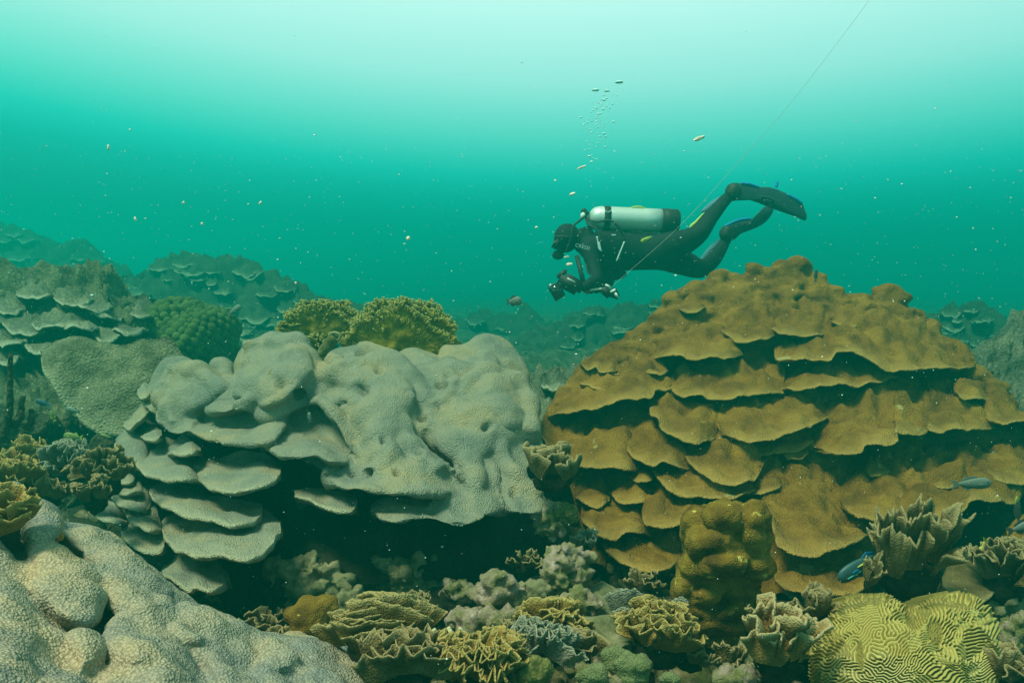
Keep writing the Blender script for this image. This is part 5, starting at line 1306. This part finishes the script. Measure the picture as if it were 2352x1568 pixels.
    def fin(o_, d, rails, dz):
        D_ = lambda u, v: d + dz * (np.asarray(u, float) - o_[0][0])
        V, Fc, _ = blob_geo(o_, D_, .045, .045, n=70, bump=None); fo_ = obj('fin', V, Fc, M['fin'], t)
        for pts in rails:
            pp = [tuple(PA(a, b, D_(a, b) - .02)) for a, b in pts]
            g = tube_geo(curve(pp, 14), .011, 8); obj('fin_rail', g[0], g[1], M['finblue'], t)
        return fo_
    fin(f1o, 4.93, [[(1703, 421), (1722, 423), (1742, 430)], [(1808, 447), (1830, 458), (1842, 467)], [(1783, 430), (1785, 420), (1785, 417)]], .0004)
    fin([(1654, 528), (1668, 518), (1701, 507), (1724, 504), (1743, 490), (1757, 474), (1777, 478), (1769, 498), (1752, 515), (1730, 526), (1702, 537), (1685, 551), (1668, 548), (1657, 538)], 5.10, [[(1664, 520), (1690, 508), (1712, 503), (1724, 503)]], .0006)
    for (u, v, d) in ((1684, 441, 4.93), (1670, 537, 5.11)):
        g = ico_geo(tuple(P(u, v, d)), 1, 3, (.06, .06, .065), .1); obj('boot', g[0], g[1], M['rubber'], t)
    return t
M['piping'] = plain('reflective_piping', (.50, .58, .58), .6)
diver()

def tank():
    t = thing('scuba_tank', 'silver scuba cylinder with a black boot strapped on the diver\'s back', 'scuba tank', P(1460, 528, 5.0))
    a, b = np.array(P(1376, 500.5, 5.02)), np.array(P(1519, 507.5, 5.02))
    ax = (b - a) / np.linalg.norm(b - a)
    pts = [a - ax * .075, a - ax * .072, a - ax * .058, a - ax * .035, a, *[a + (b - a) * k for k in (.25, .5, .75, 1)]]
    g = tube_geo(pts, [.016, .034, .060, .077, .087, .088, .088, .088, .088], 36); obj('cylinder', g[0], g[1], M['alu'], t)
    c = b + ax * .115
    g = tube_geo([b - ax * .004, b + ax * .05, c, c + ax * .012], [.092, .093, .092, .08], 36); obj('boot', g[0], g[1], M['rubber'], t)
    s = a + ax * .055
    g = tube_geo([s - ax * .024, s + ax * .024], .0915, 36); obj('strap', g[0], g[1], M['rubber'], t)
    g = tube_geo(curve([P(1389, 484, 4.93), P(1396, 488, 4.93), P(1404, 483, 4.93)], 8), .004, 6); obj('buckle', g[0], g[1], M['piping'], t)
    g = tube_geo([a - ax * .12, a - ax * .07], [.014, .016], 12); v = obj('valve', g[0], g[1], M['chrome'], t)
    g = ico_geo(tuple(P(1339, 496, 4.98)), .020, 2, (1, 1, 1.4)); obj('valve_knob', g[0], g[1], M['white'], t)
    g = box_geo(P(1346, 490, 5.0), (.05, .05, .05), None, .3); obj('first_stage', g[0], g[1], M['rubber'], t)
    g = ico_geo(tuple(P(1341, 485, 5.0)), .022, 2); obj('first_stage_cap', g[0], g[1], M['rubber'], t)
    for nm, pp, r, mt in (('hose', [(1345, 496, 4.97), (1330, 508, 4.92), (1317, 520, 4.90), (1312, 545, 4.90), (1300, 580, 4.93)], .009, 'rubber'),
                          ('hose', [(1350, 505, 4.95), (1372, 510, 4.85), (1398, 506, 4.80), (1420, 520, 4.80), (1433, 545, 4.82), (1434, 565, 4.84)], .008, 'rubber'),
                          ('hose', [(1346, 500, 5.0), (1352, 515, 4.9), (1372, 530, 4.86), (1380, 560, 4.84)], .011, 'rubber'),
                          ('yellow_loop', [(1443, 481, 4.99), (1455, 476, 4.98), (1470, 475, 4.98), (1488, 482, 4.99)], .006, 'suityellow')):
        g = tube_geo(curve([P(*z) for z in pp], 24), r, 8); obj(nm, g[0], g[1], M[mt], t)
tank()
def rig():
    t = thing('underwater_camera', 'black underwater camera housing with strobes and arms held under the diver', 'camera', P(1312, 655, 4.62))
    c = np.array(P(1310, 652, 4.60)); e = Euler((0, R(28), 0))
    g = box_geo(c, (.17, .13, .11), e, .25); obj('housing', g[0], g[1], M['rubber'], t)
    g = tube_geo([c + np.array([-.06, 0, -.03]), c + np.array([-.13, 0, -.07])], [.055, .062], 20); obj('lens_port', g[0], g[1], M['glassdark'], t)
    g = box_geo(c + np.array([.0, -.06, .025]), (.07, .012, .014), e, .3); obj('bright_trim', g[0], g[1], M['white'], t)
    g = box_geo(P(1290, 629, 4.6), (.085, .05, .03), Euler((0, R(-38), 0)), .3); obj('grip', g[0], g[1], M['rubber'], t)
    g = box_geo(P(1346, 660, 4.66), (.06, .05, .07), e, .3); obj('grip', g[0], g[1], M['rubber'], t)
    g = tube_geo([P(1262, 654, 4.6), P(1286, 671, 4.6)], [.010, .018], 10); obj('pointer_stick', g[0], g[1], M['white'], t)
    g = tube_geo([P(1325, 588, 4.75), P(1341, 652, 4.66)], .017, 12); obj('strobe_arm', g[0], g[1], M['rubber'], t)
    g = tube_geo(curve([P(1346, 606, 4.75), P(1350, 624, 4.72), P(1360, 634, 4.7), P(1344, 650, 4.68)], 14), .007, 8); obj('coiled_cord', g[0], g[1], M['rubber'], t)
    g = tube_geo([P(1338, 668, 4.66), P(1372, 664, 4.7), P(1400, 662, 4.72)], .008, 8); obj('tray_bar', g[0], g[1], M['flake'], t)
    g = box_geo(P(1393, 671, 4.72), (.10, .07, .06), Euler((0, R(38), 0)), .3); obj('strobe', g[0], g[1], M['rubber'], t)
    g = box_geo(P(1412, 674, 4.74), (.05, .06, .085), Euler((0, R(-25), 0)), .3); obj('strobe', g[0], g[1], M['rubber'], t)
    for (u, v, a_) in ((1396, 657, 28), (1408, 668, -30), (1416, 678, 60)):
        g = box_geo(P(u, v, 4.66), (.042, .02, .018), Euler((0, R(a_), 0)), .25); obj('clamp', g[0], g[1], M['white'], t)
rig()
def guide_line():
    pts = [P(1402, 661, 4.70), P(1560, 520, 4.45), P(1700, 368, 4.2), P(1820, 232, 4.0), P(1975, 30, 3.8), P(2020, -40, 3.75)]
    g = tube_geo(curve(pts, 40), .0010, 5)
    tag(obj('guide_line', g[0], g[1], M['line']), 'thin pale line running from the diver\'s camera up to the top right', 'line')
guide_line()

# ------------------------------------------------------------------ bubbles
def bubbles():
    for (u, v, w, lb) in ((1422, 190, 9.5, 'largest domed air bubble, highest and rightmost of the rising stream'), (1368, 208, 8.5, 'wide double air bubble at the upper left of the rising stream'), (1394, 210, 6.5, 'domed air bubble in the middle between the two wide ones')):
        d = 4.9; r = w * d / F
        V, Fc, _ = ico_geo((0, 0, 0), 1, 3)
        V[:, 2] = np.where(V[:, 2] < 0, V[:, 2] * .12, V[:, 2] * .42) + .18 * (1 - (V[:, 0] ** 2 + V[:, 1] ** 2)) * 0
        tag(obj('bubble', V * r + np.array(P(u, v, d)), Fc, M['bubble']), lb, 'bubble', 'air bubbles rising from the diver')
    rr = random.Random(9)
    fixed = [(1409, 280, 3), (1391, 314, 3), (1375, 262, 3), (1386, 251, 3), (1387, 387 - 80, 3), (1353, 359, 3), (1359, 372, 3.4), (1334, 270, 2.6), (1349, 282, 2.6), (1341, 286, 2.4), (1390, 338, 2.6), (1411, 348, 2.4), (1387, 230, 3.4), (1370, 248, 2.6)]
    first = None
    for k in range(84):
        if k < len(fixed): u, v, r = fixed[k]
        else:
            v = rr.triangular(200, 372, 280); u = 1352 + (372 - v) * .22 + rr.gauss(0, 15); r = rr.uniform(1.0, 2.4)
        d = 4.9 + rr.uniform(-.15, .15)
        if first is None:
            V, Fc, _ = ico_geo(tuple(P(u, v, d)), r * d / F, 2, (1.15, 1, .75)); o = first = obj('bubble', V, Fc, M['bubble']); r0 = r * d / F
            o.location = P(u, v, d)
            me = o.data; vv = np.empty(len(me.vertices) * 3); me.vertices.foreach_get('co', vv); vv = vv.reshape(-1, 3); vv -= vv.mean(0); me.vertices.foreach_set('co', vv.ravel())
        else:
            o = first.copy(); COL.objects.link(o); o.location = P(u, v, d); s = r * d / F / r0; o.scale = (s, s, s)
        tag(o, 'small silvery air bubble in the stream above the diver', 'bubble', 'air bubbles rising from the diver')
bubbles()

# ------------------------------------------------------------------ drifting flakes and specks
def flakes():
    for k, (u, v, w, h, a, lb) in enumerate([
        (1605, 318, 28, 8, -20, 'biggest pinkish flake drifting in open water right above the tank'),
        (1314, 446, 14, 6, -25, 'pale pink flake drifting above the diver\'s head'),
        (1307, 607, 14, 7, -10, 'pinkish flake in front of the diver\'s face'),
        (938, 547, 8, 9, 30, 'ragged pale flake in open water left of the diver'),
        (249, 339, 5, 12, 0, 'long pale flake standing upright in the water at the far left'),
        (311, 503, 5, 10, -20, 'crooked pale flake above the broad distant hill'),
        (464, 514, 5, 6, 0, 'small cream flake over the distant hill'),
        (1336, 384, 22, 4, -20, 'faint long flake below the bubble stream'),
        (421, 466, 8, 5, -60, 'dim slanting flake in the upper left water'),
        (598, 466, 9, 4, -55, 'dim slanting flake nearer the centre of the water'),
        (679, 650, 5, 6, 0, 'bright flake just above the left fire coral fan'),
        (1301, 590, 12, 3, -8, 'thin pale flake by the diver\'s mask')]):
        d = 1.6; s = d / F
        g = ico_geo((0, 0, 0), 1, 3, (w * s * .5, .002, h * s * .5), .35, k * 2.1)
        V = g[0]; c_, s_ = math.cos(R(-a)), math.sin(R(-a))
        V = np.stack([V[:, 0] * c_ - V[:, 2] * s_, V[:, 1], V[:, 0] * s_ + V[:, 2] * c_], 1) + np.array(P(u, v, d))
        tag(obj('drifting_flake', V, g[1], M['flake']), lb, 'flake', 'large flakes drifting in the water')
    rs = np.random.RandomState(12)
    n = 7000
    d = .7 + 4.3 * rs.rand(n) ** .8
    u = rs.uniform(-60, 2412, n); v = np.where(rs.rand(n) < .62, rs.uniform(330, 1568, n), rs.uniform(-20, 1568, n))
    c = PA(u, v, d)
    r = rs.lognormal(0, .6, n) * .42 * d / F
    base = np.array([(1, 0, 0), (-1, 0, 0), (0, 1, 0), (0, -1, 0), (0, 0, 1), (0, 0, -1)], float)
    fb = [(0, 2, 4), (2, 1, 4), (1, 3, 4), (3, 0, 4), (2, 0, 5), (1, 2, 5), (3, 1, 5), (0, 3, 5)]
    sc = np.stack([rs.uniform(.6, 2.0, n), np.ones(n) * .8, rs.uniform(.6, 1.4, n)], 1)
    V = (c[:, None] + base[None] * (r[:, None] * sc)[:, None]).reshape(-1, 3)
    Fc = [tuple(a + 6 * k for a in f) for k in range(n) for f in fb]
    o = obj('marine_snow', V, Fc, M['snow']); o['kind'] = 'stuff'; o['label'] = 'countless pale specks drifting through the water'; o['category'] = 'specks'
flakes()
# ------------------------------------------------------------------ the water's own haze
def haze():
    me = bpy.data.meshes.new('haze')
    x, y0, y1, z0, z1 = 95, -6, 150, -2.6, 3.35
    vs = [(a, b, c) for a in (-x, x) for b in (y0, y1) for c in (z0, z1)]
    fs = [(0, 1, 3, 2), (4, 6, 7, 5), (0, 4, 5, 1), (2, 3, 7, 6), (0, 2, 6, 4), (1, 5, 7, 3)]
    me.from_pydata(vs, [], fs)
    o = bpy.data.objects.new('haze', me); COL.objects.link(o)
    o['kind'] = 'stuff'; o['label'] = 'green-blue sea water that fades the far reef'; o['category'] = 'water haze'
    m = bpy.data.materials.new('haze'); m.use_nodes = True
    n = m.node_tree; n.nodes.clear()
    ou = n.nodes.new('ShaderNodeOutputMaterial')
    pv = n.nodes.new('ShaderNodeVolumePrincipled')
    pv.inputs['Color'].default_value = (*HAZE_COLOR, 1)
    pv.inputs['Density'].default_value = HAZE_DENSITY
    pv.inputs['Absorption Color'].default_value = (0, .60, .58, 1)
    pv.inputs['Anisotropy'].default_value = 0.3
    n.links.new(pv.outputs[0], ou.inputs['Volume'])
    me.materials.append(m)
haze()
S.cycles.volume_bounces = 0
S.cycles.max_bounces = 6
S.cycles.diffuse_bounces = 3
